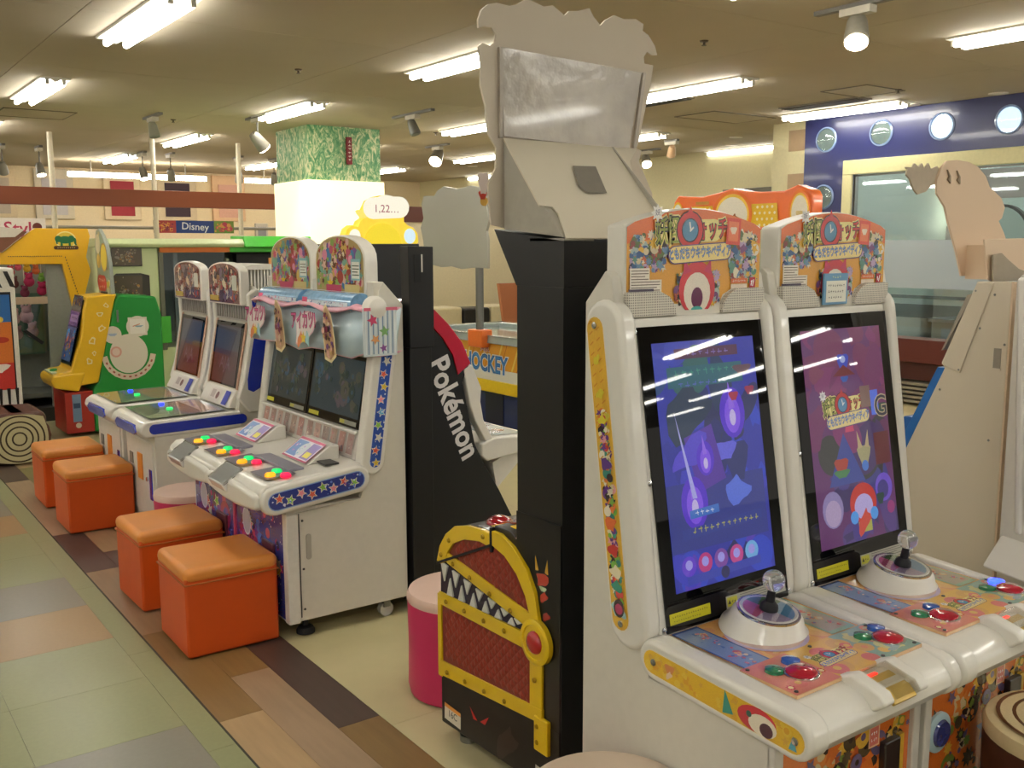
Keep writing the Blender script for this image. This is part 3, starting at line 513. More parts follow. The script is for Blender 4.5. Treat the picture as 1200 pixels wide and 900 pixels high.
# ================================================================ BLUE AND WHITE MACHINES
BLU = mat('#1c2fa8', .25, coat=.5, var=.03)
def bw_machine(y0, label):
    W = .56; y1 = y0+W; t = empty('arcade_machine', (1.7, y0+W/2, 0), label, 'arcade machine', 'blue and white card machines')
    part('cabinet_body', G().prism('y', [(1.40, .05), (2.06, .05), (2.06, .95), (2.02, 1.24), (1.95, 1.30), (1.935, 1.10), (1.86, .74), (1.83, .55), (1.40, .55)], y0+.01, y1-.01), WPANEL, t, bevel=.005)
    for s, ya, yb in ((0, y0-.008, y0+.035), (1, y1-.035, y1+.008)):
        part('side_shell', G().prism('y', [(1.84, .70), (1.90, .62), (2.06, .62), (2.06, .95), (2.03, 1.20), (1.965, 1.29), (1.915, 1.25), (1.92, 1.05), (1.875, .80)], ya, yb), WHITE, t, bevel=.012, seg=3)
        part('blue_stripe', G().prism('y', [(1.895, .745), (1.925, .73), (1.965, .75), (2.015, 1.06), (1.99, 1.22), (1.955, 1.245), (1.935, 1.22), (1.945, 1.05), (1.895, .80)], ya-.003, yb+.003), BLU, t, bevel=.004)
    part('console', G().prism('y', [(1.86, .635), (1.37, .625), (1.335, .605), (1.325, .57), (1.35, .54), (1.86, .545)], y0, y1), WHITE, t, bevel=.014, seg=3)
    part('console_side_stripe', G().prism('y', stadium_pts((1.40, .584), (1.86, .592), .026), y0-.004, y0+.02), BLU, t, bevel=.003)
    part('front_emblem', G().prism('x', [(y0+.06, .57), (y0+.10, .60), (y0+.42, .60), (y0+.47, .57), (y0+.42, .545), (y0+.10, .55)], 1.322, 1.34), BLU, t, bevel=.003)
    fr = Fr((1.38, y1-.03, .6335), (0, -1, 0), (1, 0, .02)); rr = random.Random(41)
    decal('control_print', fr, [shp('rect', .25, .21, .48, '#7d8c6c', 0, .40), shp('rect', .25, .30, .44, '#2b4a9c', 0, .2), shp('rect', .25, .30, .40, '#b5765a', 0, .16)]+busy(.36, .14, ['#c8906a', '#a8506a', '#d8a878', '#8a5a58'], 22, .01, .04, rr, kinds=('rect', 'blob'), x0=.07, y0=.23)+[shp('rect', .12, .16, .16, '#3a7fc0', 0, .05), shp('disc', .33, .12, .045, '#2e3f66', 0, .03), shp('disc', .22, .14, .03, '#3a5a46')], GLOSSP, t)
    part('button', G().lathe((1.56, y0+.27, .637), [(.018, 0), (.016, .01), (0, .012)], n=16), mat('#20d060', .3, emit=1.2), t, label='green lit button')
    part('button', G().lathe((1.57, y0+.45, .637), [(.016, 0), (.014, .01), (0, .012)], n=16), mat('#2030ff', .3, emit=2.5), t, label='blue lit button')
    part('card_unit', G().prism('y', [(1.80, .645), (1.85, .735), (1.89, .735), (1.89, .64)], y0+.05, y1-.05), WHITE, t, bevel=.008)
    fr = Fr((1.797, y1-.06, .648), (0, -1, 0), (.05, 0, .088))
    decal('card_unit_print', fr, [shp('rect', .20, .05, .17, '#d8d0c8', 0, .07), shp('disc', .24, .05, .022, '#6a2f2a'), shp('rect', .17, .055, .06, '#b0a49c', 0, .045), shp('rect', .37, .05, .07, '#1c2fa8', 0, .08)], PRINT, t)
    s = part('screen', G().prism('y', [(1.858, .745), (1.92, 1.09), (1.94, 1.09), (1.88, .745)], y0+.07, y1-.07), BLACKG, t)
    fr = Fr((1.8575, y1-.07, .745), (0, -1, 0), (.062, 0, .345)); rr = random.Random(43)
    decal('picture', fr, [shp('rect', .21, .17, .36, '#5a3440', 0, .32), shp('rect', .21, .26, .36, '#55525c', 0, .13)]+busy(.34, .12, ['#74304a', '#6a3a50', '#4a3038'], 10, .03, .06, rr, kinds=('rect', 'blob'), x0=.04, y0=.04)+[txt('AJA', .21, .12, .1, '#8d7780', .01)], DIMSCREEN, s)
    for ya, yb in ((y0+.045, y0+.07), (y1-.07, y1-.045)): part('screen_border', G().prism('y', [(1.855, .74), (1.925, 1.10), (1.93, 1.10), (1.86, .74)], ya, yb), mat('#c9a088', .3, var=.3, scale=60), t)
    g = G()
    for k in range(12): g.box(1.916, y0+.06+k*.037, 1.115, 1.925, y0+.075+k*.037, 1.185)
    part('speaker_slats', g, mat('#8f8a86', .4), t); part('speaker_panel', G().box(1.922, y0+.045, 1.105, 1.94, y1-.045, 1.195), mat('#b9b4ac', .4), t)
    n = 14; arch = [(y0+.03, 1.19), (y0+.03, 1.365)]+[(y0+W/2-(W/2-.03)*math.cos(PI*k/n), 1.365+.055*math.sin(PI*k/n)) for k in range(1, n)]+[(y1-.03, 1.365), (y1-.03, 1.19)]
    part('marquee', G().prism('x', arch, 1.89, 1.94), WHITE, t, bevel=.006)
    fr = Fr((1.8895, y1-.03, 1.19), (0, -1, 0), (0, 0, 1)); out = [(y1-.03-y, z-1.19) for y, z in arch]; wd = W-.06; inn = [(wd/2+(a-wd/2)*.93, .12+(b-.12)*.93) for a, b in out]; rr = random.Random(47)
    decal('marquee_print', fr, [('poly', inn, '#7a3430')]+fill_busy(inn, ['#9a3a38', '#5a2a30', '#c8b8a8', '#8f6a50', '#b0503f', '#40303a', '#d8c0a0', '#6f5a70'], 150, .035, rr)+[shp('rect', .42, .12, .07, '#d8d8c8', 0, .08), shp('rect', .1, .03, .14, '#c8a83a', 0, .03)], GLOSSP, t)
    part('front_plate', G().box(1.392, y0+.04, .10, 1.402, y1-.04, .50), mat('#d6d2c8', .4), t, bevel=.003)
    part('coin_label', G().box(1.388, y0+.22, .28, 1.394, y0+.31, .42), mat('#e58a2a', .5), t); part('lock_plate', G().box(1.388, y0+.06, .20, 1.394, y0+.10, .36), BLU, t)
    part('vent_plate', G().box(1.388, y0+.4, .34, 1.394, y0+.46, .4), GREY, t); part('lock', G().lathe((1.392, y0+.14, .3), [(.012, 0), (.012, .008)], (-1, 0, 0), 12), CHROME, t)
    for x in (1.46, 1.98):
        for y in (y0+.07, y1-.07): part('foot', G().lathe((x, y, 0), [(.03, 0), (.03, .015), (.012, .02), (.012, .055)]), RUB, t)
    return t
bw_machine(5.03, 'blue and white card game machine, nearer of the pair'); bw_machine(5.655, 'blue and white card game machine, farther of the pair beside the green kiosk')

# ================================================================ TALL WHITE MACHINES (facing the camera side, -Y)
def yokai(x0, second, label):
    W = .52; x1 = x0+W; t = empty('arcade_machine', (x0+W/2, 1.45, 0), label, 'arcade machine')
    side = [(1.19, .05), (1.775, .05), (1.775, 1.37), (1.705, 1.445), (1.685, 1.43), (1.665, 1.335), (1.545, .60), (1.54, .52), (1.19, .52)]
    part('cabinet_body', G().prism('x', side, x0, x1), WPANEL, t, bevel=.004)
    for xa, xb, q in ((x0-.014, x0+.04, 0), (x1-.04, x1-.001, 1)):
        part('side_rail', G().prism('x', stadium_pts((1.603, .635), (1.70, 1.315), .064, 10), xa, xb), WHITE, t, bevel=.016, seg=4)
    rr = random.Random(51+second); o = stadium_pts((1.622, .64), (1.722, 1.31), .031, 8)
    xa = x0-.0148; fr = Fr((xa, 0, 0), (0, -1, 0), (0, 0, 1)); o = [(-a, b) for a, b in o]
    along = lambda k: (-(1.622+.1*(k-.64)/.67), k)
    sh = [('poly', o, '#f2ead8'), ('poly', [(-a, b) for a, b in stadium_pts((1.622, .64), (1.722, 1.31), .028, 8)], '#e2b13a')]
    up = [p for p in o]
    for k in range(230):
        zz = .66+rr.random()*.46; a, b = along(zz); sh.append(shp(rr.choice(('blob', 'disc', 'star', 'tri')), a+rr.uniform(-.013, .013), b, rr.uniform(.006, .014), rr.choice(['#6a3a86', '#e07a3c', '#c8403a', '#e8dcb0', '#3f8a7a', '#7fb84a', '#3a2a30', '#e8a0a0', '#d8c84a', '#f0e6cc']), rr.uniform(0, 6)))
    for k in range(28):
        zz = 1.0+k*.012; a, b = along(zz); sh.append(shp('rect', a+.012*(-1)**k, b, .014, '#cf8a2c', .7, .003))
    for zz, c, s in ((1.16, '#d8c83a', .014), (1.10, '#d8c83a', .014), (1.24, '#d8c83a', .012), (1.0, '#5e3a86', .02), (.86, '#e0703a', .022), (.80, '#c8302c', .02), (.75, '#f0e6c0', .02), (.715, '#3f9a80', .018), (.66, '#a8cfc8', .024)):
        a, b = along(zz); sh.append(shp('blob', a, b, s, c, zz*7, s*1.3))
    a, b = along(.655); sh += [shp('disc', a, b+.01, .018, '#3a1f30', 0, .022), shp('disc', a, b+.008, .013, '#b8406a', 0, .013)]
    decal('side_strip', fr, sh, GLOSSP, t)
    for zz in (1.318, .628):
        a, b = along(zz); part('screw', G().lathe((x0-.015, -a, b), [(.008, 0), (.008, .003), (.003, .004)], (-1, 0, 0), 12), CHROME, t)
    # head: arched marquee with speaker grilles
    n = 16; z0, z1 = 1.385, 1.548
    arch = [(x0+.028, 1.335), (x0+.028, z1)]+[(x0+.028+(W-.05)*k/n, z1+.042*math.sin(PI*k/n)) for k in range(1, n)]+[(x1-.022, z1), (x1-.022, 1.335)]
    part('marquee_box', G().prism('y', arch, 1.672, 1.735), WHITE, t, bevel=.007, seg=3)
    fr = Fr((x0+.028, 1.6715, 1.335), (1, 0, 0), (0, 0, 1)); wd = W-.05
    ow = [(.006, .06), (.006, .208)]+[(wd*k/n, .212+.040*math.sin(PI*k/n)) for k in range(1, n)]+[(wd-.006, .208), (wd-.006, .06), (wd*.70+.03, .058), (wd*.70, .045), (wd*.655, .004), (wd*.355, .004), (wd*.31, .045), (wd*.31-.03, .058)]
    rr = random.Random(61)
    CH = ['#5f8f7a', '#3f5f8a', '#7a4a7a', '#d8c8a0', '#8a3f3a', '#5a6a3a', '#e0b040', '#3a3030', '#a8b8b0', '#c86a4a', '#b9a0c0', '#e8dcc0', '#6a8aa8']
    left = [(.01, .10), (.01, .19), (.12, .21), (.15, .15), (.13, .10)]; right = [(wd-.01, .07), (wd-.01, .20), (wd-.10, .215), (wd-.13, .15), (wd-.13, .07)]; mid = [(.15, .015), (.16, .11), (.32, .11), (.32, .015)]
    sh = [('poly', ow, '#dfa03e'), ('poly', [(.006, .17), (.006, .208)]+[(wd*k/n, .212+.040*math.sin(PI*k/n)) for k in range(1, n)]+[(wd-.006, .208), (wd-.006, .17), (wd*.5, .2)], '#e2733a')]
    sh += fill_busy(left, CH, 170, .016, rr)+fill_busy(right, CH, 170, .016, rr)+fill_busy(mid, CH, 200, .016, rr)
    sh += [shp('rect', .045, .088, .062, '#efe6d6', 0, .052), shp('rect', .085, .072, .06, '#efe6d6', 0, .03)]+lines(.018, .108, .055, 7, .0065, '#6a5a50', .0022)+lines(.058, .082, .052, 4, .0065, '#6a5a50', .0022)
    sh += [shp('rect', .05, .063, .08, '#4a3f50', 0, .006), shp('rect', wd-.085, .078, .06, '#e0703a', 0, .012), shp('rect', wd-.085, .064, .06, '#ead8c0', 0, .012), shp('rect', wd-.035, .072, .022, '#b8283a', 0, .028)]+marks(wd-.085, .078, .05, .007, '#f6ead8', 7)+marks(wd-.035, .072, .014, .018, '#ffffff', 2)
    # plain generic stand-in where the mascot's picture is: red ring with a cream middle and petals
    cx = wd*.5; sh += [shp('disc', cx, .062, .062, '#cf3c46', 0, .066), shp('tri', cx-.035, .10, .03, '#c83a5a', .3, .035), shp('tri', cx+.035, .10, .03, '#c83a5a', -.3, .035), shp('disc', cx, .052, .046, '#f0e4d4', 0, .05), shp('disc', cx, .04, .02, '#6a2450', 0, .026), shp('disc', cx, .012, .02, '#4fa8a0', 0, .008)]
    # the written logo
    def logo(cx, y, s):
        out = []
        out.append(shp('stadium', cx, y, .205*s, '#f0dc8a', .03, .05*s))
        for c, b in (('#f0dc8a', .11), ('#2a1c10', .06), ('#8f9a3a', .008)): out.append(txt('妖怪', cx-.068*s, y-.004*s, .064*s, c, b, .05, .58))
        for c, b in (('#f0dc8a', .11), ('#2a1c10', .06), ('#d03c34', .01)): out.append(txt('ォッチ', cx+.072*s, y+.002*s, .052*s, c, b, .05, .62))
        out += [shp('disc', cx, y+.002*s, .043*s, '#3a1420'), shp('disc', cx, y+.002*s, .040*s, '#c8302e'), shp('disc', cx, y+.002*s, .027*s, '#2a2a40'), shp('disc', cx, y+.002*s, .024*s, '#5a8fb0'), shp('rect', cx, y+.010*s, .004*s, '#e8e8e0', .2, .02*s), shp('rect', cx+.005*s, y+.004*s, .004*s, '#e8e8e0', -.9, .015*s), shp('tri', cx, y+.036*s, .02*s, '#c8302e', 0, .02*s)]
        out += [shp('burst', cx-.10*s, y+.038*s, .02*s, '#e8e4dc'), txt('妖', cx-.10*s, y+.038*s, .015*s, '#3a2f60')]
        return out
    def logo2(cx, y, s):
        return [shp('stadium', cx, y, .25*s, '#5a4a7a', .05, .05*s), shp('stadium', cx, y, .243*s, '#f0d890', .05, .044*s)]+[txt('ともだちウキウキペディア', cx, y, .033*s, c, b, .05, .62) for c, b in (('#2a2f6a', .06), ('#c8dcec', .02), ('#2f5fae', -.005))]
    sh += logo(wd*.44, .200, 1.08)+logo2(wd*.52, .148, .88)+[shp('rect', wd*.765, .20, .05, '#d84a34', -.06, .065), shp('rect', wd*.765, .20, .036, '#e8784a', -.06, .048), shp('blob', wd*.765, .202, .014, '#f2dcc0', 0, .016)]
    decal('marquee_print', fr, sh, GLOSSP, t, eps=6e-6)
    if second:
        nt_ = part('notice_board', G().box(x0+.20, 1.655, 1.34, x0+.305, 1.662, 1.425), mat('#6fa0c4', .4), t, bevel=.002)
        decal('notice_print', Fr((x0+.20, 1.6545, 1.34), (1, 0, 0), (0, 0, 1)), [shp('rect', .052, .036, .088, '#eceadc', 0, .058)]+marks(.052, .075, .04, .008, '#e8f0a0', 4)+marks(.052, .052, .075, .008, '#2a2a2a', 8)+marks(.05, .036, .07, .008, '#2a2a2a', 7)+marks(.047, .020, .06, .008, '#2a2a2a', 6), PRINT, nt_)
    for s, xa in ((1, x0+.030), (-1, x1-.024)):
        pr = [(xa, 1.336), (xa+s*.155, 1.336), (xa+s*.148, 1.362), (xa+s*.13, 1.382), (xa+s*.10, 1.395), (xa, 1.395)]
        part('speaker_grille', G().prism('y', pr, 1.655, 1.69), mat('#d8d2c4', .4, kind='dots'), t, bevel=.003)
    # framed screen
    V = Vector((0, .12, .705)).normalized()
    fo = Vector((x0+.042, 1.5465, .612)); LV = .722
    part('screen_frame', G().add([tuple(Vector((x, y, 0))) for x, y in ()], []) .prism('x', [(1.537, .605), (1.660, 1.335), (1.70, 1.335), (1.58, .60)], x0+.034, x1-.028), WHITE, t, bevel=.005)
    fr = Fr((x0+.042+.010, 1.5375, .6135), (1, 0, 0), (0, .1235, .73)); bw_, bh = .43, .71
    g = G(); pts = [fr.p(a, b, h) for h in (0, .004) for a, b in ((0, 0), (bw_, 0), (bw_, bh), (0, bh))]
    g.add(pts, [(0, 3, 2, 1), (4, 5, 6, 7), (0, 1, 5, 4), (1, 2, 6, 5), (2, 3, 7, 6), (3, 0, 4, 7)]); s = part('screen_glass', g, BLACKG, t, smooth=False)
    rr = random.Random(71+second); sw, s_h = .352, .585; ox, oy = .038, .085
    if not second:
        sh = [shp('rect', ox+sw/2, oy+s_h/2, sw, '#2a35b4', 0, s_h)]
        clip = (ox, oy, ox+sw, oy+s_h)
        for k in range(70):
            y = oy+rr.random()*s_h; x = ox+rr.random()*sw; q = (y-oy)/s_h
            sh.append(shp(rr.choice(('blob', 'disc', 'rect')), x, y, rr.uniform(.02, .07), rr.choice(['#2430a8', '#3a40d0', '#1c2a7a', '#5a3ac8', '#2c4ad8', '#28306a'] if q < .75 else ['#2434b0', '#2a6a6a', '#3344c0', '#24508a']), rr.uniform(0, 6), rr.uniform(.02, .05)))
        # the dark hillside, the pale beam of light, flames and ghostly mist of the picture
        sh += [shp('blob', ox+.10, oy+.42, .10, '#1f3a5a', 1, .09), shp('blob', ox+.22, oy+.46, .12, '#243f6a', 2, .05), shp('rect', ox+.17, oy+.17, .34, '#2c3a9a', 0, .16), shp('blob', ox+.25, oy+.28, .05, '#22307a', 0, .09), shp('blob', ox+.21, oy+.31, .05, '#6a6af0', 0, .04), shp('blob', ox+.245, oy+.21, .045, '#5a78f0', 1, .06), shp('rect', ox+.14, oy+.30, .10, '#5a32b0', .25, .14), shp('blob', ox+.09, oy+.32, .04, '#5a4ae0', 2, .08)]
        for x, y, q in ((.25, .40, .045), (.09, .20, .045), (.14, .30, .03)):
            sh += [shp('disc', ox+x, oy+y, q, '#5a2ae0', 0, q*1.4), shp('disc', ox+x, oy+y-.006, q*.62, '#8c58ff', 0, q), shp('tri', ox+x, oy+y+.01, q*.5, '#a070ff', .1, q*1.6), shp('disc', ox+x, oy+y-.012, q*.25, '#d8c8ff', 0, q*.45)]
        sh += [('poly', [(ox+.085, oy+.21), (ox+.1, oy+.21), (ox+.05, oy+.42)], '#b8b8ff')]
        sh += [shp('rect', ox+.18, oy+.555, .22, '#5a2a50', 0, .025), shp('rect', ox+.17, oy+.50, .26, '#1f6a7a', 0, .05)]+marks(ox+.17, oy+.555, .18, .015, '#8a78c8', 8)+marks(ox+.17, oy+.51, .22, .017, '#3a9a88', 9)+marks(ox+.14, oy+.482, .14, .014, '#5868d0', 6)
        sh += [shp('blob', ox+.30, oy+.505, .04, '#6a4a5a', 0, .02), shp('blob', ox+.26, oy+.44, .02, '#b83050', 0, .02), shp('blob', ox+.32, oy+.45, .02, '#a83058', 0, .02)]
        sh += [shp('rect', ox+.18, oy+.135, .28, '#2a3fa0', .04, .024), shp('rect', ox+.12, oy+.175, .10, '#3a7ad8', .04, .02), ]+marks(ox+.19, oy+.135, .24, .016, '#b8b858', 12)+marks(ox+.12, oy+.175, .07, .012, '#e8f0ff', 4)
        for k in range(5): sh += [shp('disc', ox+.05+.055*k, oy+.055, .024, ['#6a3ae0', '#d03a8a', '#8a4ab0', '#d84a9a', '#7ac0f8'][k]), shp('disc', ox+.05+.055*k, oy+.058, .012, '#b0a8ff')]
        sh += [shp('rect', ox+.17, oy+.025, .26, '#3a4ac0', .03, .02), shp('disc', ox+.17, oy+.02, .015, '#2a2a60')]
    else:
        sh = [shp('rect', ox+sw/2, oy+s_h/2, sw, '#6a2c6e', 0, s_h)]; clip = (ox, oy, ox+sw, oy+s_h)
        for k in range(60):
            y = oy+rr.random()*s_h; x = ox+rr.random()*sw; q = (y-oy)/s_h
            sh.append(shp(rr.choice(('blob', 'disc')), x, y, rr.uniform(.03, .08), rr.choice(['#4a3a90', '#3a3a8a', '#5a408a', '#3f2f6a'] if q < .3 else ['#5a2a50', '#703060', '#4a2f6a', '#3a3a3a'] if q < .5 else ['#7a2c66', '#8a3470', '#6a3070', '#7f3060']), rr.uniform(0, 6), rr.uniform(.02, .06)))
        sh += [shp('blob', ox+.17, oy+.49, .03, '#3048c8', 0, .045), shp('disc', ox+.17, oy+.50, .012, '#b0c0f0', 0, .01), shp('tri', ox+.17, oy+.455, .10, '#7a2028', 0, .03), shp('blob', ox+.17, oy+.445, .02, '#3060b8', 0, .015)]
        sh += [shp('blob', ox+.05, oy+.47, .035, '#8a4060', 1, .04), shp('blob', ox+.31, oy+.35, .05, '#2a4a3a', 0, .03), shp('rect', ox+.31, oy+.24, .07, '#6a1f28', 0, .09)]
        sh += [('poly', [(ox+.15, oy+.30), (ox+.19, oy+.30), (ox+.175, oy+.38), (ox+.165, oy+.38)], '#d84a70')]
        sh += [shp('tri', ox+.14, oy+.16, .16, '#3a4aa0', 0, .14), shp('blob', ox+.12, oy+.21, .035, '#b84030', 0, .04), shp('blob', ox+.12, oy+.19, .04, '#4a8a50', 0, .02), shp('blob', ox+.225, oy+.23, .035, '#b0a878', 0, .05), shp('tri', ox+.21, oy+.25, .02, '#c8b080', .2, .05), shp('tri', ox+.24, oy+.25, .02, '#c8b080', -.2, .05), shp('disc', ox+.225, oy+.20, .015, '#4a80d8')]
        # plain rounded colour forms where the mascots stand
        sh += [shp('disc', ox+.065, oy+.10, .045, '#9a8ac0', 0, .05), shp('disc', ox+.065, oy+.09, .034, '#c0a8d0', 0, .036), shp('disc', ox+.20, oy+.10, .06, '#d83a30', 0, .055), shp('disc', ox+.20, oy+.09, .042, '#c8b8f0', 0, .035), shp('rect', ox+.20, oy+.035, .06, '#b8b850', 0, .03), shp('blob', ox+.20, oy+.05, .05, '#e05040', 1, .03), shp('disc', ox+.155, oy+.065, .018, '#58a8f8'), shp('disc', ox+.245, oy+.065, .018, '#58a8f8'), shp('disc', ox+.30, oy+.13, .04, '#7a58d8'), shp('disc', ox+.295, oy+.125, .026, '#4a4090'), shp('blob', ox+.28, oy+.10, .02, '#2a4a40', 0, .03), shp('disc', ox+.325, oy+.07, .018, '#a83880')]
        sh += logo(ox+.15, oy+.375, .82)+logo2(ox+.17, oy+.335, .78)+[shp('rect', ox+.255, oy+.39, .045, '#8a6a60', 0, .06), shp('rect', ox+.295, oy+.37, .035, '#5a7af0', 0, .07)]+[txt('G', ox+.322, oy+.355, .085, c, b) for c, b in (('#c8b890', .04), ('#2a2a3a', .0))]
    decal('picture', fr, sh, SCREEN, s, h0=.0045, eps=6e-6, clip=clip)
    decal('sticker', fr, [shp('rect', .077, .030, .135, '#c8c020', 0, .026), ]+marks(.077, .034, .12, .006, '#4a4a18', 16)+marks(.065, .024, .09, .005, '#4a4a18', 12), PRINT, s, h0=.0048)
    decal('sticker', fr, [shp('rect', .31, .030, .22, '#a8a69a', 0, .03), shp('rect', .222, .030, .036, '#c8c440', 0, .022), shp('tri', .212, .025, .011, '#202010', 0, .011)]+marks(.227, .030, .018, .008, '#202010', 2)+lines(.25, .040, .15, 4, .006, '#5a5a54', .0015), PRINT, s, h0=.0048)
    for a, b in ((-.007, .01), (-.007, .35), (-.007, .70), (bw_+.007, .01), (bw_+.007, .35), (bw_+.007, .70)):
        p = fr.p(a, b, .0); part('screw', G().lathe(p, [(.007, 0), (.007, .003), (.003, .004)], fr.n, 12), CHROME, t)
    # console
    nose = [(1.56, .606), (1.16, .600), (1.115, .590), (1.09, .565), (1.088, .54), (1.105, .515), (1.14, .50), (1.55, .545)]
    part('console', G().prism('x', nose, x0, x1), WHITE, t, bevel=.012, seg=3)
    for xa, xb in ((x0-.014, x0+.05), (x1-.045, x1-.001)):
        part('console_rail', G().prism('x', stadium_pts((1.515, .574), (1.13, .552), .048, 10), xa, xb), WHITE, t, bevel=.014, seg=4)
    o = [(-a, b) for a, b in stadium_pts((1.515, .572), (1.125, .550), .030, 8)]; o_in = [(-a, b) for a, b in stadium_pts((1.515, .572), (1.125, .550), .027, 8)]; rr = random.Random(81)
    decal('console_strip', Fr((x0-.0148, 0, 0), (0, -1, 0), (0, 0, 1)), [('poly', o, '#f4ecd8'), ('poly', o_in, '#e3b52c')]+fill_busy(o_in, ['#dca22a', '#e8c23c', '#d8a838'], 60, .012, rr)+[shp('blob', -1.46, .573, .017, '#d88a4a', 0, .02), shp('blob', -1.46, .560, .014, '#e8c8a0', 1, .01), shp('tri', -1.29, .54, .03, '#3f9a86', .2, .05), shp('disc', -1.215, .556, .05, '#d03a40', 0, .027), shp('disc', -1.20, .549, .036, '#f0e4cc', 0, .022), shp('disc', -1.19, .543, .017, '#4a2030', 0, .015), shp('disc', -1.235, .562, .007, '#3f6a5a'), shp('tri', -1.125, .53, .02, '#4a9aa8', 0, .03)], GLOSSP, t)
    for yy, zz in ((1.51, .573), (1.12, .551)): part('screw', G().lathe((x0-.015, yy, zz), [(.008, 0), (.008, .003), (.003, .004)], (-1, 0, 0), 12), CHROME, t)
    fr = Fr((x0+.055, 1.13, .6035), (1, 0, 0), (0, 1, .014)); rr = random.Random(91); PAL = ['#e0a860', '#d88a5a', '#e8bf78', '#d8986a', '#e0b070']
    sh = [shp('rect', .21, .29, .41, '#dda35c', 0, .28)]+busy(.40, .25, PAL, 40, .02, .07, rr, kinds=('blob', 'disc'), x0=.005, y0=.165)
    sh += [shp('rect', .05, .285, .085, '#34508e', 0, .24), shp('rect', .05, .285, .075, '#6f86b8', 0, .225)]+busy(.065, .21, ['#c87a9a', '#8fa8c8', '#e0a070', '#4a6aa8', '#d8b8a8', '#b85a70'], 34, .006, .018, rr, kinds=('rect', 'blob'), x0=.018, y0=.18)
    sh += [shp('disc', .19, .28, .10, '#b8a8c8', 0, .095), shp('disc', .19, .28, .09, '#c8a8a0', 0, .085)]
    sh += [shp('rect', .36, .30, .09, '#8fae90', .0, .22), shp('rect', .36, .30, .075, '#a8a08c', 0, .19)]+busy(.07, .18, ['#c85a50', '#7a9a78', '#c8c0a0', '#6a7a9a', '#d8a878'], 22, .006, .02, rr, kinds=('rect', 'blob'), x0=.325, y0=.21)+marks(.05, .415, .07, .009, '#e86a2a', 6)
    decal('console_print', fr, sh, GLOSSP, t)
    # tilted clear button plate
    pl = part('button_plate', G().box(x0+.045, 1.165, .601, x1-.035, 1.315, .609), thin_glass('acrylic', (.95, .95, .95), .12) if False else mat('#e2b684', .08, coat=1, var=.03), t, bevel=.001)
    fr = Fr((x0+.045, 1.165, .6095), (1, 0, 0), (0, 1, 0)); pw = W-.08; rr = random.Random(101)
    sh = [shp('rect', pw*.17, .075, pw*.34, '#dc8474', 0, .148), shp('rect', pw*.5, .075, pw*.34, '#e2b25a', 0, .148), shp('rect', pw*.84, .075, pw*.32, '#8fae9c', 0, .148)]+busy(pw, .148, ['#e09068', '#e2b868', '#d87a70', '#d8a860'], 22, .015, .04, rr, kinds=('blob', 'disc'))+busy(pw*.3, .148, ['#88a8a0', '#9ab4b0', '#c8c890'], 14, .015, .035, rr, kinds=('blob',), x0=pw*.7)
    sh += logo(pw*.50, .085, .52)+logo2(pw*.5, .062, .5)+[shp('burst', pw*.31, .045, .012, '#c83a30'), shp('disc', pw*.31, .045, .006, '#f0d8a0'), shp('burst', pw*.04, .03, .012, '#c83a60'), shp('disc', pw*.04, .03, .006, '#f0d8a0')]
    decal('button_print', fr, sh, GLOSSP, t, eps=8e-6)
    for cx in (x0+.135, x1-.075):
        b = .6105
        part('button', G().lathe((cx, 1.225, b), [(.038, 0), (.038, .003), (.034, .004)], n=28), CHROME, t); part('red_button', G().lathe((cx, 1.225, b), [(.034, 0), (.033, .008), (.022, .014), (0, .016)], n=28), mat('#b01830', .15, coat=1, var=.02), t, label='large red button')
        part('green_button', G().lathe((cx-.038, 1.265, b), [(.021, 0), (.02, .007), (.01, .010), (0, .0105)], n=20), mat('#187a50', .2, coat=1), t, label='green button')
        lit = second and cx > x0+.3
        part('blue_button', G().lathe((cx+.028, 1.275, b), [(.021, 0), (.02, .007), (.01, .010), (0, .0105)], n=20), mat('#2038ff', .2, coat=1, emit=7) if lit else mat('#2458b0', .2, coat=1), t, label='lit blue button' if lit else 'blue button')
    for a, b in ((.012, .012), (pw-.012, .012), (.012, .138), (pw-.012, .138), (pw*.5, .138), (pw*.7, .012)):
        part('screw', G().lathe((x0+.045+a, 1.165+b, .6095), [(.005, 0), (.004, .003)], n=10), DGREY, t)
    # joystick dome
    dc = (x0+.268, 1.432, .604); dm = part('joystick_dome', G().lathe(dc, [(.108, 0), (.105, .01), (.09, .022), (.082, .045), (.074, .052)], (.0, -.16, 1), 40), WHITE, t)
    a = Vector((0, -.16, 1)).normalized(); tc = Vector(dc)+a*.052
    part('dial_rim', G().lathe(tc, [(.074, 0), (.074, .004), (.068, .005)], a, 40), CHROME, dm)
    fr = Fr(tc+a*.0045, Vector((1, 0, 0)), a.cross(Vector((1, 0, 0)))); sh = [shp('disc', 0, 0, .068, '#d8d8d0')]+[('poly', [(0, 0)]+[(.06*math.cos(q), .06*math.sin(q)) for q in [PI/2*k+.2+i*PI/20 for i in range(11)]], c) for k, c in enumerate(('#4a7a3a', '#c85a8a', '#a89ab8', '#5a98c0'))]+[shp('disc', 0, 0, .02, '#202020')]
    decal('dial_print', fr, sh, GLOSSP, dm)
    part('dial_cover', G().lathe(tc+a*.008, [(.066, 0), (.066, .002)], a, 36), thin_glass('dial_glass', (.97, .97, .97), .12, .02), dm, smooth=False)
    st = part('stick', G().tube(tc+a*.006, tc+a*.06, .012, .009).lathe(tc+a*.006, [(.022, 0), (.02, .012), (.012, .02)], a, 20), RUB, t); part('ball_top', G().ball(tc+a*.078, .026, n=24), mat('#eef0f2', .05, trans=.85, coat=.5, var=0), t, label='clear ball top')
    # card slot scooped into the nose
    part('card_scoop', G().prism('x', [(1.155, .606), (1.10, .600), (1.075, .575), (1.08, .567), (1.15, .590)], x0+.215, x0+.325), WHITE, t, bevel=.004)
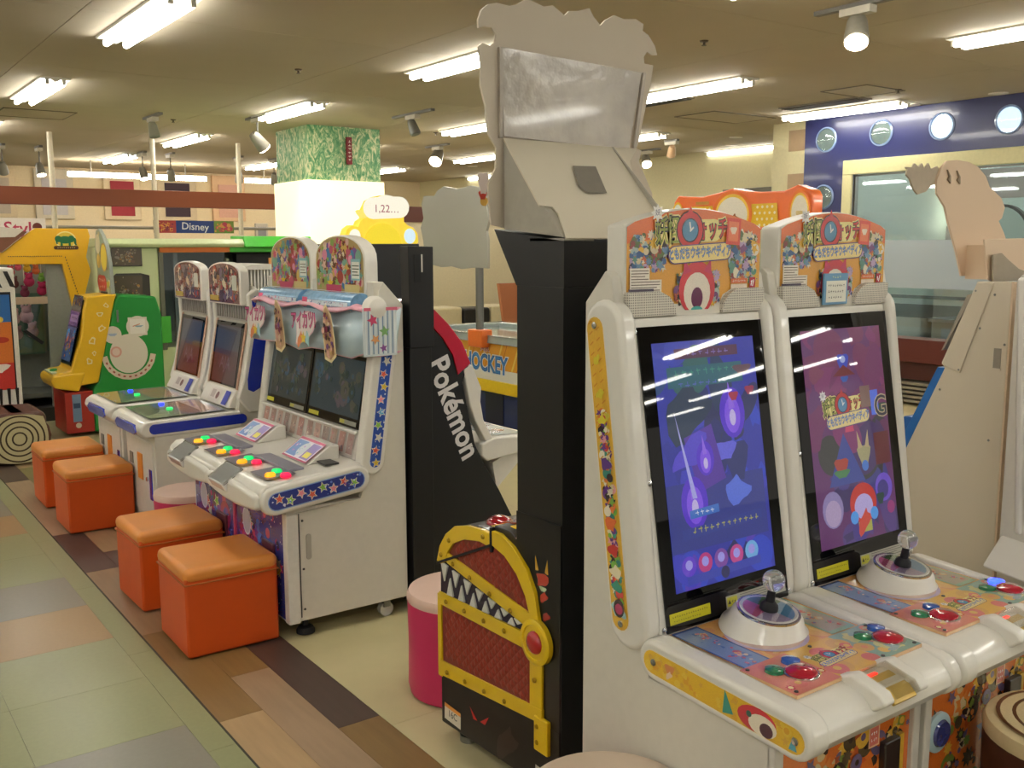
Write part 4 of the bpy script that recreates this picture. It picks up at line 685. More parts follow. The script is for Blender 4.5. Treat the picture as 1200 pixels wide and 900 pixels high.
    sc_ = part('card_tray', G().prism('x', [(1.135, .6065), (1.085, .594), (1.066, .576), (1.070, .570), (1.137, .600)], x0+.23, x0+.31), mat('#d8b450', .3, coat=.6), t, bevel=.002)
    part('red_light', G().box(x0+.232, 1.134, .604, x0+.27, 1.142, .609), mat('#ff2a1a', .3, emit=2.0), t, label='small red lit strip')
    part('scoop_cover', G().prism('x', [(1.145, .622), (1.075, .606), (1.062, .590), (1.064, .588), (1.077, .603), (1.146, .619)], x0+.228, x0+.312), thin_glass('scoop_glass', (.95, .95, .93), .2, .03), t, smooth=False)
    for s, xa, xb in ((1, x0+.19, x0+.228), (-1, x0+.312, x0+.35)): part('scoop_cheek', G().prism('x', [(1.19, .603), (1.145, .624), (1.075, .604), (1.06, .585), (1.09, .56), (1.16, .58)], xa, xb), WHITE, t, bevel=.008, seg=3)
    # lower front with coin door
    fr = Fr((x0+.03, 1.1895, .08), (1, 0, 0), (0, 0, 1)); rr = random.Random(111)
    decal('front_poster', fr, [shp('rect', .23, .205, .46, '#d8702a', 0, .41)]+busy(.46, .41, ['#e0853a', '#c85a28', '#5a4a30', '#7a8a3a', '#3a2a20', '#e0b040', '#a8502a', '#6a5a7a', '#d8c090'], 150, .012, .045, rr)+[shp('rect', .32, .34, .04, '#e8b890', 0, .05), shp('rect', .32, .34, .032, '#d8786a', 0, .042)]+marks(.32, .347, .024, .010, '#ffffff', 3)+marks(.32, .332, .024, .008, '#ffffff', 3), GLOSSP, t)
    cd = part('coin_door', G().box(x0+.375, 1.172, .16, x0+.435, 1.19, .40), mat('#2a201c', .3, coat=.4), t, bevel=.004); part('coin_slot_plate', G().box(x0+.385, 1.168, .27, x0+.425, 1.173, .30), CHROME, cd); part('door_edge', G().box(x0+.437, 1.178, .16, x0+.455, 1.19, .40), mat('#c8a030', .4), cd)
    part('badge', G().lathe((x0+.07, 1.19, .35), [(.05, 0), (.05, .008), (.042, .012)], (0, -1, 0), 28), mat('#a8c0c8', .3), t); part('badge_window', G().lathe((x0+.07, 1.177, .35), [(.034, 0), (.03, .006)], (0, -1, 0), 28), mat('#3a3f78', .15, coat=1), t)
    for a, b in ((x0, x0+.028), (x1-.028, x1)): part('corner_post', G().box(a, 1.178, .06, b, 1.2, .51), mat('#cfcac0', .35), t, bevel=.004)
    for x in (x0+.07, x1-.07):
        for y in (1.26, 1.70): part('foot', G().lathe((x, y, 0), [(.03, 0), (.03, .015), (.012, .02), (.012, .055)]), RUB, t)
    return t
yokai(1.50, 0, 'tall white game cabinet with a blue glowing portrait screen, nearest the camera')
yokai(2.04, 1, 'tall white game cabinet with a purple glowing portrait screen and blue notice board')

# ================================================================ TREASURE CHEST MACHINE, seen from its side and back
t = empty('arcade_machine', (1.74, 2.15, 0), 'black game cabinet with a treasure chest side and a tall black column', 'arcade machine')
XA, XB = 1.50, 1.98
part('column', G().box(XA+.007, 1.866, .05, XB, 2.057, 1.3995), BLACK, t)
part('column_head', G().prism('x', [(1.862, 1.40), (2.058, 1.40), (2.157, 1.545), (1.862, 1.512)], XA+.005, XB), BLACK, t)
part('hinge_plate', G().box(XA+.1, 1.862, 1.10, XA+.13, 1.87, 1.16), STEEL, t)
chest = [(2.45, .04), (2.45, .555), (2.452, .58), (2.42, .635), (2.37, .68), (2.30, .705), (2.22, .715), (2.162, .712), (2.162, .735), (2.085, .735), (2.0, .69), (1.96, .63), (1.93, .50), (1.87, .50), (1.87, .06)]
part('chest_body', G().prism('x', chest, XA+.004, XB), mat('#120e10', .4, coat=.3), t, bevel=.003)
YEL = mat('#dcb80e', .35, coat=.35, var=.04, scale=12); QLT = mat('#7a2218', .4, coat=.25)
def qpts(y0, z0): return (-y0, z0)
fs = Fr((XA+.0035, 0, 0), (0, -1, 0), (0, 0, 1))
def sideplate(name, pts, m, h, parent=None, bev=.0015): return part(name, G().prism('x', pts, XA+.004-h, XA+.004), m, parent or t, bevel=bev)
# quilted leather pieces
def quilt(name, outline, n):
    o = sideplate(name, outline, QLT, .004); g = G(); ys = [p[0] for p in outline]; zs = [p[1] for p in outline]; s = .03
    for i in range(int((max(ys)-min(ys))/s)+2):
        for j in range(int((max(zs)-min(zs))/s*2)+3):
            cyy = min(ys)+i*s+(s/2 if j % 2 else 0); cz = min(zs)+j*s*.5
            if all(inside(outline, cyy+a, cz+b) for a, b in ((s*.5, 0), (-s*.5, 0), (0, s*.5), (0, -s*.5))):
                c = [(XA-.001, cyy+a, cz+b) for a, b in ((s*.48, 0), (0, s*.48), (-s*.48, 0), (0, -s*.48))]+[(XA-.0032, cyy, cz)]
                g.add(c, [(0, 1, 4), (1, 2, 4), (2, 3, 4), (3, 0, 4)])
    part('quilting', g, mat('#8e2b1e', .38, coat=.3), o, smooth=False, kind='stuff')
quilt('quilted_panel', [(2.435, .43), (2.435, .245), (1.985, .275), (1.985, .435)], 3)
quilt('quilted_panel', [(2.36, .655), (2.30, .668), (2.20, .672), (2.10, .665), (2.03, .63), (1.99, .58), (1.972, .545)], 3) if False else quilt('quilted_panel', [(2.40, .595), (2.385, .625), (2.33, .662), (2.24, .678), (2.13, .675), (2.055, .64), (2.01, .59), (1.985, .525)], 3)
# yellow bands
sideplate('yellow_band', [(2.446, .465), (2.446, .425), (1.96, .43), (1.96, .475)], YEL, .009)
sideplate('yellow_band', [(2.446, .245), (2.446, .198), (1.935, .245), (1.935, .285)], YEL, .009)
sideplate('yellow_band', [(2.415, .60), (2.40, .565), (1.985, .49), (1.985, .535)], YEL, .009)
sideplate('yellow_corner', [(2.018, .255), (1.985, .43), (1.945, .43), (1.925, .26)], YEL, .008) if False else sideplate('yellow_post', [(1.99, .26), (1.99, .44), (1.937, .44), (1.937, .26)], YEL, .008)
arc_o = [(2.452, .56), (2.435, .61), (2.40, .655), (2.35, .690), (2.28, .708), (2.20, .714), (2.168, .712)]; arc_i = [(2.168, .672), (2.22, .676), (2.30, .662), (2.36, .635), (2.39, .602), (2.41, .565), (2.43, .555)]
sideplate('lid_band', arc_o+arc_i, YEL, .012)
arc_o2 = [(2.158, .722), (2.12, .722), (2.06, .70), (2.0, .655), (1.965, .60), (1.945, .52), (1.945, .475)]; arc_i2 = [(1.985, .475), (1.985, .53), (2.005, .58), (2.045, .63), (2.10, .665), (2.158, .68)]
sideplate('lid_band', arc_o2+arc_i2, YEL, .012)
part('lid_seam', G().box(XA-.0095, 2.159, .66, XA+.004, 2.167, .73).prism('x', [(2.452, .548), (2.452, .556), (2.16, .685), (2.16, .677)], XA-.0095, XA+.004), RUB, t)
part('front_trim', G().box(XA-.002, 2.44, .19, XA+.03, 2.462, .455), YEL, t, bevel=.003)
part('corner_trim', G().box(XA-.010, 1.905, .165, XA+.004, 1.965, .262), YEL, t, bevel=.004)
for yy, zz in ((2.40, .445), (2.30, .447), (2.20, .449), (2.10, .452), (2.40, .222), (2.30, .230), (2.20, .238), (2.10, .247), (2.36, .573), (2.27, .556), (2.17, .537), (2.07, .519), (2.38, .64), (2.20, .695), (1.962, .36), (1.95, .235), (1.95, .19), (2.425, .585)):
    part('stud', G().lathe((XA-.009, yy, zz), [(.008, 0), (.006, .004), (0, .006)], (-1, 0, 0), 8), mat('#a8860a', .3, .3), t)
part('hinge_disc', G().lathe((XA, 1.955, .468), [(.062, 0), (.062, .014), (.055, .018), (.048, .018), (.046, .014), (.038, .014)], (-1, 0, 0), 36), YEL, t)
part('red_jewel', G().ball((XA-.014, 1.955, .468), .032, .5), mat('#b01418', .12, coat=1), t, label='glossy red jewel')
# mouth: teeth on a dark purple ground
part('mouth_back', G().prism('x', [(2.44, .565), (2.44, .462), (1.99, .478), (1.99, .492)], XA-.001, XA+.004), mat('#241a30', .4), t)
for k in range(7):
    y = 2.41-k*.062; zt = .570-(2.44-y)*.16; zb = .464+(2.44-y)*.03; h = (zt-zb)*.62
    for nm, pts in (('tooth', [(y+.022, zt-.004), (y-.016, zt-.008), (y+.004, zt-h)]), ('tooth', [(y-.010, zb+.002), (y-.045, zb+.004), (y-.028, zb+h*.95)])):
        if h > .01: part(nm, G().prism('x', pts, XA-.007, XA), mat('#cfd0c8', .35), t, bevel=.002)
# dark plinth with small red marks and labels
sideplate('plinth', [(2.448, .195), (2.448, .045), (1.87, .065), (1.87, .245), (1.93, .243)], mat('#1c120e', .5, var=.4, scale=14), .002)
decal('plinth_print', Fr((XA+.001, 0, 0), (0, -1, 0), (0, 0, 1)), [shp('blob', -2.10, .12, .08, '#2a1a14', 1, .05), ('poly', [(-2.29, .155), (-2.25, .125), (-2.27, .122)], '#c02020'), ('poly', [(-2.19, .16), (-2.235, .128), (-2.21, .128)], '#c02020'), shp('rect', -1.935, .09, .07, '#d0ccc4', -.03, .05)]+lines(-1.965, .10, .055, 4, .01, '#707070', .003), PRINT, t)
decal('warning_label', Fr((XA+.001, 0, 0), (0, -1, 0), (0, 0, 1)), [shp('rect', -2.385, .085, .09, '#d8d0c0', -.03, .05), shp('rect', -2.385, .106, .09, '#d88a30', -.03, .012), txt('16C', -2.385, .085, .03, '#3a3a3a', .01)], PRINT, t)
# small red dragon shaped print: a plain generic emblem of the same colours
decal('emblem_print', Fr((XA+.003, 0, 0), (0, -1, 0), (0, 0, 1)), [shp('blob', -1.945, .640, .032, '#b8281c', .4, .03), shp('tri', -1.965, .66, .015, '#d8a030', .2, .04), shp('tri', -1.925, .66, .015, '#d8a030', -.1, .04), shp('blob', -1.935, .595, .022, '#b8281c', 1, .018), shp('blob', -1.94, .615, .018, '#a8b890', 0, .012), shp('blob', -1.925, .545, .02, '#a82420', .8, .017)], GLOSSP, t, h0=-.0001 if False else .0008)
part('emblem_panel', G().prism('x', [(1.868, .50), (1.945, .50), (1.965, .60), (2.0, .66), (2.057, .70), (2.057, .80), (1.868, .80)], XA+.003, XA+.006), BLACK, t)
# console on the chest top (seen past the column)
part('console_top', G().prism('x', [(2.06, .71), (2.20, .70), (2.33, .665), (2.33, .68), (2.20, .722), (2.06, .748)], XA+.03, XB-.02), YEL, t, bevel=.005)
part('striped_trim', G().prism('x', [(2.08, .745), (2.19, .725), (2.19, .731), (2.08, .752)], XA+.05, XB-.04), mat('#8a3a1e', .25, coat=.8, kind='wood', var=.3), t, bevel=.003)
part('red_dome', G().ball((XA+.075, 2.235, .71), .04, 1, 1.2, .62), mat('#a01020', .1, coat=1), t, label='shiny red dome button')
part('yellow_hump', G().ball((XA+.09, 2.09, .745), .045, 1, .9, .8), YEL, t); part('clear_knob', G().ball((XA+.09, 2.095, .80), .02), GLASS, t, label='clear plastic knob')
for x in (XA+.05, XB-.05):
    for y in (1.93, 2.37): part('foot', G().lathe((x, y, 0), [(.028, 0), (.028, .02), (.014, .024), (.014, .06)]).tube((x+.0, y+.04, .03), (x, y+.04, .06), .018), STEEL, t)
# white cardboard topper standing on the machine, seen from the back
tp = empty('cardboard_topper', (1.72, 2.05, 1.545), 'large white cardboard topper seen from behind, on the black column', 'display')
o = [(1.50, 1.548), (1.46, 1.556), (1.455, 1.61), (1.452, 1.66), (1.475, 1.70), (1.478, 1.75), (1.455, 1.78), (1.45, 1.80), (1.445, 1.85), (1.43, 1.90), (1.432, 1.95), (1.425, 1.995), (1.437, 2.005), (1.46, 2.0), (1.475, 2.012), (1.478, 2.03), (1.465, 2.045), (1.44, 2.045), (1.425, 2.04), (1.424, 2.06), (1.435, 2.085), (1.455, 2.10), (1.48, 2.107), (1.52, 2.105), (1.545, 2.112), (1.575, 2.13), (1.60, 2.125), (1.63, 2.118), (1.66, 2.125), (1.70, 2.105), (1.715, 2.118), (1.745, 2.122), (1.765, 2.128), (1.785, 2.135), (1.80, 2.115), (1.825, 2.095), (1.845, 2.112), (1.875, 2.128), (1.91, 2.122), (1.955, 2.128), (1.985, 2.118), (1.982, 2.10), (2.005, 2.09), (2.03, 2.065), (2.04, 2.04), (2.02, 2.037), (2.0, 2.045), (1.988, 2.03), (1.99, 2.012), (2.025, 2.01), (2.015, 1.95), (2.0, 1.90), (1.985, 1.84), (1.975, 1.80), (1.965, 1.775), (1.985, 1.77), (1.975, 1.74), (2.0, 1.70), (2.03, 1.65), (2.03, 1.56)]
CARD = mat('#cfc3b0', .7, var=.02, scale=5); CARDE = mat('#e9e2d4', .7)
g = G().prism('y', o, 2.105, 2.112)
wx = [(1.492, 1.775), (1.925, 1.765), (1.985, 1.985), (1.475, 2.0)]
part('backing_board', g, CARD, tp, smooth=False)
part('hot_foil_window', G().prism('y', [(1.497, 1.78), (1.93, 1.77), (1.975, 1.985), (1.49, 2.0)], 2.099, 2.104), mat('#bdb3a4', .22, var=.22, scale=9, bump=.8, coat=.4), tp, label='crinkled clear film pocket')
part('pocket_edge', G().prism('y', [(1.482, 1.775), (1.492, 1.775), (1.492, 2.0), (1.482, 2.0)], 2.095, 2.105).prism('y', [(1.945, 1.775), (1.957, 1.775), (1.99, 1.985), (1.978, 1.985)], 2.095, 2.105), mat('#aea394', .35), tp, bevel=.001)
easel = [(2.106, 1.776), (1.968, 1.602), (1.955, 1.598), (1.902, 1.597), (1.890, 1.588), (1.85, 1.52), (2.10, 1.54)]
part('easel_side', G().prism('x', [(2.10, 1.772), (1.858, 1.522), (2.10, 1.545)], 1.497, 1.503), mat('#a8a294', .7), tp)
part('easel_side', G().prism('x', [(2.10, 1.776), (1.855, 1.55), (1.855, 1.52), (2.10, 1.545)], 1.865, 1.871), mat('#a8a294', .7), tp)
fp = [(1.50, 2.103, 1.777), (1.965, 2.103, 1.772), (2.02, 1.95, 1.60), (2.03, 1.90, 1.545), (1.62, 1.855, 1.522), (1.655, 1.89, 1.588), (1.64, 1.902, 1.597), (1.55, 1.962, 1.602)]
g = G(); g.add([(1.503, 2.10, 1.778), (1.965, 2.10, 1.772), (1.80, 1.86, 1.520), (1.512, 1.855, 1.517)], [(0, 1, 2, 3)])
PLN = lambda x, y: (x, y, 1.775-(2.10-y)*1.03)
op = [(1.496, 2.10), (1.962, 2.10), (1.90, 2.06), (1.882, 2.03), (1.885, 1.98), (1.875, 1.925), (1.885, 1.852), (1.503, 1.852), (1.526, 1.911), (1.520, 1.927), (1.482, 1.930)]
o_ = part('easel_front', G().add([PLN(x, y) for x, y in op], [tuple(range(len(op)))]), mat('#d6cdb8', .7, var=.02, scale=5), tp, smooth=False); md = o_.modifiers.new('t', 'SOLIDIFY'); md.thickness = .004
sp = [(1.667, 2.032), (1.748, 2.034), (1.726, 1.962), (1.66, 1.960), (1.643, 1.978)]
part('easel_slot', G().add([(PLN(x, y)[0], y-.004, PLN(x, y)[2]+.004) for x, y in sp], [tuple(range(5))]), mat('#7d766a', .7), tp, smooth=False)
part('inner_flap', G().add([(x, y, PLN(x, y)[2]-.008) for x, y in ((1.505, 1.96), (1.56, 1.96), (1.56, 1.855), (1.505, 1.855))], [(0, 1, 2, 3)]), mat('#a8a294', .7), tp, smooth=False)
part('rear_glue_flap', G().box(1.505, 1.862, 1.513, 1.60, 2.0, 1.52), mat('#a8a294', .7), tp)
decal('front_sliver', Fr((1.452, 2.1135, 1.60), (-1, 0, 0), (0, 0, 1)), [shp('blob', .01, .06, .02, '#e8d8d0', 0, .05), shp('blob', .012, .03, .015, '#c84030', 0, .02), shp('disc', .008, .015, .012, '#e0b050')], PRINT, tp)

# ================================================================ BLACK MACHINE WITH THE RED ARC (behind the pink pair, facing +X)
t = empty('arcade_machine', (2.3, 3.75, 0), 'black game cabinet with a red arc and white slanted lettering on its side', 'arcade machine')
PY = 3.45
prof = [(1.955, .03), (2.50, .03), (2.50, .30), (2.425, .44), (2.345, .57), (2.30, .66), (2.24, .93), (2.275, 1.01), (2.235, 1.10), (2.17, 1.18), (2.10, 1.245), (2.02, 1.285), (1.955, 1.29)]
part('side_panel', G().prism('y', prof, PY, PY+.03), BLACK, t, bevel=.003); part('side_panel', G().prism('y', prof, PY+.50, PY+.53), BLACK, t, bevel=.003)
part('cabinet_body', G().prism('y', [(1.96, .04), (2.47, .04), (2.47, .28), (2.33, .56), (2.26, .70), (2.21, .93), (2.23, 1.03), (2.10, 1.20), (1.96, 1.26)], PY+.03, PY+.50), mat('#101014', .4), t)
RED = mat('#c0182a', .25, coat=.5, var=.03)
ro = [(1.955, 1.292), (2.02, 1.287), (2.10, 1.247), (2.17, 1.182), (2.237, 1.102), (2.279, 1.01)]; ri = [(2.215, .965), (2.19, 1.05), (2.14, 1.125), (2.085, 1.18), (2.01, 1.225), (1.955, 1.24)]
part('red_arc', G().prism('y', ro+ri, PY-.006, PY+.004), RED, t, bevel=.003)
part('red_top', G().prism('y', ro+[(a-.01, b-.012) for a, b in reversed(ro)], PY, PY+.53), RED, t)
part('white_hood', G().prism('y', [(2.245, .985), (2.285, 1.005), (2.335, .90), (2.33, .84), (2.345, .76), (2.40, .66), (2.36, .655), (2.30, .76), (2.275, .83)], PY-.004, PY+.05), WHITE, t, bevel=.006)
part('console', G().prism('y', [(2.33, .60), (2.33, .655), (2.40, .675), (2.62, .665), (2.64, .63), (2.60, .60), (2.36, .575)], PY-.012, PY+.54), WHITE, t, bevel=.008)
decal('control_print', Fr((2.40, PY+.02, .6775), (1, 0, -.045), (0, 1, 0)), [shp('rect', .10, .25, .18, '#b8c4c8', 0, .48), shp('rect', .06, .1, .06, '#5a86b8', 0, .1), shp('disc', .12, .12, .03, '#b03040'), shp('rect', .12, .3, .08, '#4f7a9a', 0, .12), shp('disc', .06, .4, .035, '#3a6ab0')], GLOSSP, t)
part('lower_front', G().prism('y', [(2.42, .44), (2.60, .60), (2.50, .60), (2.40, .56)], PY+.01, PY+.52), WHITE, t)
fr = Fr((2.188, PY-.001, .83), (.36, 0, -.93), (.93, 0, .36))
decal('lettering', fr, [txt('Pokémon', .01, .003, .142, '#e8e4e4', .028, 0, .86)], PRINT, t)
part('bolt', G().lathe((2.07, PY, .28), [(.008, 0), (.006, .004)], (0, -1, 0), 10), STEEL, t)
tw = part('rear_tower', G().box(1.94, PY-.06, .9, 2.09, PY-.002, 1.50), BLACK, t, bevel=.003) if False else None
t = empty('tower_cabinet', (1.99, 3.62, 0), 'tall black tower cabinet with a wider head, behind the pink machines', 'cabinet')
part('tower', G().box(1.945, 3.375, .05, 2.045, 3.43, 1.10), BLACK, t, bevel=.003); part('tower_head', G().prism('y', [(1.94, 1.503), (2.055, 1.50), (2.055, 1.10), (1.945, 1.10)], 3.37, 3.435), BLACK, t, bevel=.003)
part('key_slot', G().box(1.965, 3.367, 1.36, 1.995, 3.371, 1.47), mat('#010102', .6), t); part('white_tab', G().box(1.998, 3.366, 1.40, 2.003, 3.371, 1.47), WHITE, t)
part('foot', G().box(1.95, 3.38, 0, 2.06, 3.425, .05), RUB, t)
# cabinet further back with the glowing yellow topper
t = empty('sign_cabinet', (2.45, 4.75, 0), 'black cabinet back carrying a glowing yellow sign', 'cabinet')
part('cabinet_body', G().box(2.2, 4.5, 0, 2.66, 5.0, 1.515), BLACK, t, bevel=.005)
s = empty('glowing_sign', (2.47, 4.6, 1.515), 'glowing yellow and white cloud-shaped sign on a black cabinet by the column', 'sign')
o = [(2.26, 1.515), (2.255, 1.55), (2.27, 1.59), (2.30, 1.61), (2.33, 1.60), (2.345, 1.63), (2.37, 1.645), (2.375, 1.69), (2.40, 1.735), (2.44, 1.755), (2.49, 1.765), (2.535, 1.755), (2.555, 1.735), (2.59, 1.745), (2.62, 1.725), (2.625, 1.69), (2.60, 1.665), (2.60, 1.63), (2.625, 1.61), (2.655, 1.60), (2.68, 1.57), (2.685, 1.53), (2.68, 1.515)]
part('light_box', G().prism('y', o, 4.55, 4.62), mat('#f4d43a', .4, emit=.5), s, bevel=.004)
decal('sign_print', Fr((2.26, 4.5495, 1.515), (1, 0, 0), (0, 0, 1)), [shp('blob', .10, .15, .05, '#ffe96a', 0, .04), shp('stadium', .235, .185, .27, '#fff8e0', .05, .11), shp('disc', .235, .20, .075, '#fff8e0', 0, .05), ('poly', [(.12, 0)]+[(.21-.11*math.cos(q), .105*math.sin(q)) for q in [PI*i/12 for i in range(13)]]+[(.31, 0)], '#f8dc20'), shp('disc', .05, .04, .032, '#fffbe8', 0, .035), shp('disc', .37, .04, .035, '#d8f0f8', 0, .04), txt('1,22…', .235, .178, .055, '#a03a50', 0)], BRIGHT, s, eps=.0004)
# ================================================================ AIR HOCKEY TABLE
t = empty('air_hockey_table', (4.8, 6.8, 0), 'yellow and blue air hockey table with orange print and glass-like top', 'game table')
hx0, hx1, hy0, hy1 = 4.40, 5.35, 5.55, 7.55
part('skirt', G().box(hx0+.03, hy0+.03, .34, hx1-.03, hy1-.03, .76), mat('#e0952a', .4, coat=.3), t, bevel=.01)
part('rail', G().box(hx0, hy0, .74, hx0+.09, hy1, .80).box(hx1-.09, hy0, .74, hx1, hy1, .80).box(hx0, hy0, .74, hx1, hy0+.09, .80).box(hx0, hy1-.09, .74, hx1, hy1, .80), mat('#a8b0ac', .25, coat=.5), t, bevel=.012)
part('playfield', G().box(hx0+.09, hy0+.09, .74, hx1-.09, hy1-.09, .765), mat('#8fa8a0', .15, coat=.6), t); part('yellow_band', G().box(hx0+.02, hy0+.02, .34, hx1-.02, hy1-.02, .44), mat('#e6c21c', .35), t, bevel=.01)
part('white_band', G().box(hx0+.025, hy0+.025, .44, hx1-.025, hy1-.025, .53), WHITE, t); part('blue_base', G().box(hx0+.08, hy0+.08, .06, hx1-.08, hy1-.08, .34), mat('#182a66', .35), t, bevel=.01)
part('base_door', G().box(hx0+.074, 6.3, .08, hx0+.08, 6.55, .33), mat('#0e1636', .4), t)
for x in (hx0+.15, hx1-.15):
    for y in (hy0+.15, hy1-.15): part('foot', G().lathe((x, y, 0), [(.05, 0), (.05, .03), (.02, .04), (.02, .07)]), RUB, t)
fr = Fr((hx0+.029, hy1-.05, .44), (0, -1, 0), (0, 0, 1)); sh = [shp('rect', .95, .2, 1.9, '#e8a030', 0, .28)]
for k in range(9): sh += [('poly', [(.05+k*.22, .08), (.15+k*.22, .30), (.17+k*.22, .30), (.07+k*.22, .08)], '#f4d060'), ('poly', [(.12+k*.22, .08), (.22+k*.22, .30), (.23+k*.22, .30), (.13+k*.22, .08)], '#c8762a')]
for x in (.72,): sh += [txt('HOCKEY', 1.02+.0, .125, .19, c, b, -.02, .8) for c, b in (('#e8ecf0', .08), ('#1f4fa0', .035), ('#3a80c8', .0))]+[txt('AIR', 1.02, .25, .08, c, b, -.02) for c, b in (('#f0e0e0', .05), ('#b83a60', .0))]
decal('side_print', fr, sh, GLOSSP, t, eps=2e-4)
part('post_socket', G().box(4.35, 6.42, .70, 4.46, 6.62, .84), mat('#e0702a', .4), t, bevel=.01); part('pole', G().tube((4.405, 6.52, .84), (4.405, 6.52, 1.95), .032), STEEL, t)
o = [(6.32, 1.33), (6.32, 1.55), (6.34, 1.62), (6.30, 1.70), (6.33, 1.80), (6.31, 1.965), (6.42, 1.955), (6.55, 1.975), (6.75, 1.96), (6.95, 1.99), (7.05, 1.96), (7.10, 1.92), (7.27, 1.925), (7.31, 1.86), (7.28, 1.74), (7.33, 1.66), (7.29, 1.55), (7.27, 1.45), (7.24, 1.36), (7.0, 1.33), (6.85, 1.34), (6.7, 1.32), (6.5, 1.335)]
part('score_board_back', G().prism('x', o, 4.345, 4.37), mat('#9f9d90', .35, var=.03, scale=4, bump=.1), t, bevel=.004)
# seats along the far wall and a wooden chair
for k in range(7):
    x = 6.3+k*.42; tt = tag(part('block_stool', G().box(x, 10.3, 0, x+.4, 10.7, .73 if k % 2 else .75), mat('#171412', .5) if k % 2 else mat('#cbbf9c', .5), loc=(x+.2, 10.5, 0), bevel=.03, seg=3), '%s padded block seat in front of the cream partition, %s' % (('black' if k % 2 else 'cream'), ['first', 'second', 'third', 'fourth', 'fifth', 'sixth', 'seventh'][k]+' from the black tower'), 'stool', 'checkered block seats')
t = empty('wooden_chair', (6.6, 8.9, 0), 'brown wooden high-backed chair by the hockey table', 'chair')
BR = mat('#9a5a30', .45, kind='wood')
part('seat', G().box(6.5, 8.65, .46, 6.95, 9.10, .52), BR, t, bevel=.01); part('backrest', G().prism('x', [(9.10, .52), (9.15, .52), (9.28, 1.08), (9.23, 1.08)], 6.5, 6.95), BR, t, bevel=.01)
for x in (6.53, 6.92):
    for y in (8.68, 9.10): part('leg', G().tube((x, y, 0), (x, y, .47), .022), BR, t)

# ================================================================ GREEN AND YELLOW KIOSK
t = empty('kiosk_machine', (2.0, 8.55, 0), 'green and yellow toddler game kiosk with round printed topper', 'arcade machine')
KY = 8.30; GR = mat('#1c8f36', .4, var=.04, scale=6); YK = mat('#e8b81e', .35, coat=.3, var=.03)
part('green_body', G().prism('y', [(1.84, .02), (2.42, .02), (2.42, .95), (2.38, 1.10), (2.09, 1.12), (2.05, 1.08), (1.89, .43), (1.84, .36)], KY, KY+.42), GR, t, bevel=.02, seg=3)
part('yellow_front', G().prism('y', [(1.93, 1.12), (2.07, 1.13), (2.05, 1.08), (1.89, .42), (1.60, .39), (1.54, .46), (1.60, .52), (1.69, .53), (1.78, .80), (1.81, 1.0), (1.84, 1.11)], KY-.01, KY+.43), YK, t, bevel=.015, seg=3)
part('console', G().prism('y', [(1.55, .50), (1.535, .46), (1.56, .40), (1.74, .36), (1.80, .52)], KY-.02, KY+.44), YK, t, bevel=.02, seg=3)
fr = Fr((1.695, KY+.38, .575), (0, -1, 0), (.16, 0, .53)); rr = random.Random(120)
part('screen', G().prism('y', [(1.695, .57), (1.70, .56), (1.835, 1.08), (1.825, 1.09)], KY+.04, KY+.38), BLACKG, t)
decal('screen_art', Fr((1.690, KY+.37, .575), (0, -1, 0), (.13, 0, .50)), [shp('rect', .16, .16, .31, '#3a6ac0', 0, .28), shp('rect', .16, .37, .30, '#8a4ab0', 0, .12), shp('rect', .16, .37, .25, '#c8a0d8', 0, .06), shp('rect', .16, .50, .31, '#4a5a6a', 0, .12)]+busy(.30, .27, ['#4a8ad0', '#c85a4a', '#e0c050', '#5aa8d8', '#3a4a9a', '#e89060'], 30, .02, .06, rr, x0=.02, y0=.02)+busy(.28, .10, ['#b04a3a', '#3a6a8a', '#e0a040', '#6a8a4a'], 16, .015, .03, rr, x0=.02, y0=.45)+marks(.16, .37, .20, .03, '#5a1a7a', 5), GLOSSP, t)
for k, (x, z, s) in enumerate([(1.93, .97, .03), (1.94, .86, .035), (1.86, .76, .035), (1.87, .66, .02), (1.83, .60, .03), (1.98, 1.04, .025)]):
    decal('white_mark', Fr((x, KY-.0105, z), (1, 0, 0), (0, 0, 1)), [shp('blob', 0, 0, s, '#f0e0b0', k), shp('blob', 0, 0, s*.6, '#e8b81e', k)], PRINT, t)
rr = random.Random(121)
decal('white_sticker', Fr((2.12, KY-.0006, .66), (1, 0, 0), (0, 0, 1)), [shp('disc', .02, -.02, .15, '#e4dccb', 0, .16), shp('disc', .10, .20, .09, '#e4dccb', 0, .085), shp('rect', .10, .20, .15, '#e4dccb', 0, .15), shp('disc', -.10, .14, .07, '#e4dccb'), shp('rect', .10, .20, .12, '#f2ece0', 0, .12), shp('blob', .11, .20, .04, '#8fb0c0', 0, .012), shp('rect', .09, .21, .06, '#d89a80', .3, .008), shp('disc', -.08, -.0, .045, '#dfa898'), shp('disc', -.08, 0, .03, '#e8cfc0'), shp('blob', -.10, .14, .04, '#a8b8d0', 0, .02)]+[shp('rect', .02+.19*math.cos(a), -.02+.19*math.sin(a), .07, '#e0cdb8', a+PI/2, .045) for a in [PI*1.08+.84*PI*i/9 for i in range(10)]]+[shp('rect', .02+.19*math.cos(a), -.02+.19*math.sin(a), .02, '#b05a50', a+PI/2, .014) for a in [PI*1.12+.76*PI*i/10 for i in range(11)]], PRINT, t)
part('console_plate', G().box(1.56, KY+.06, .505, 1.70, KY+.36, .52), mat('#c8cdb0', .3), t, bevel=.004); part('green_button', G().lathe((1.60, KY+.2, .52), [(.03, 0), (.025, .015), (0, .02)]), mat('#2f9a4a', .3), t)
part('front_lower', G().prism('x', [(KY-.005, .03), (KY+.42, .03), (KY+.42, .36), (KY-.005, .36)], 1.63, 1.84), mat('#a82a1e', .4), t); part('lower_side', G().box(1.632, KY-.010, .03, 1.83, KY-.005, .36), mat('#a82a1e', .4), t)
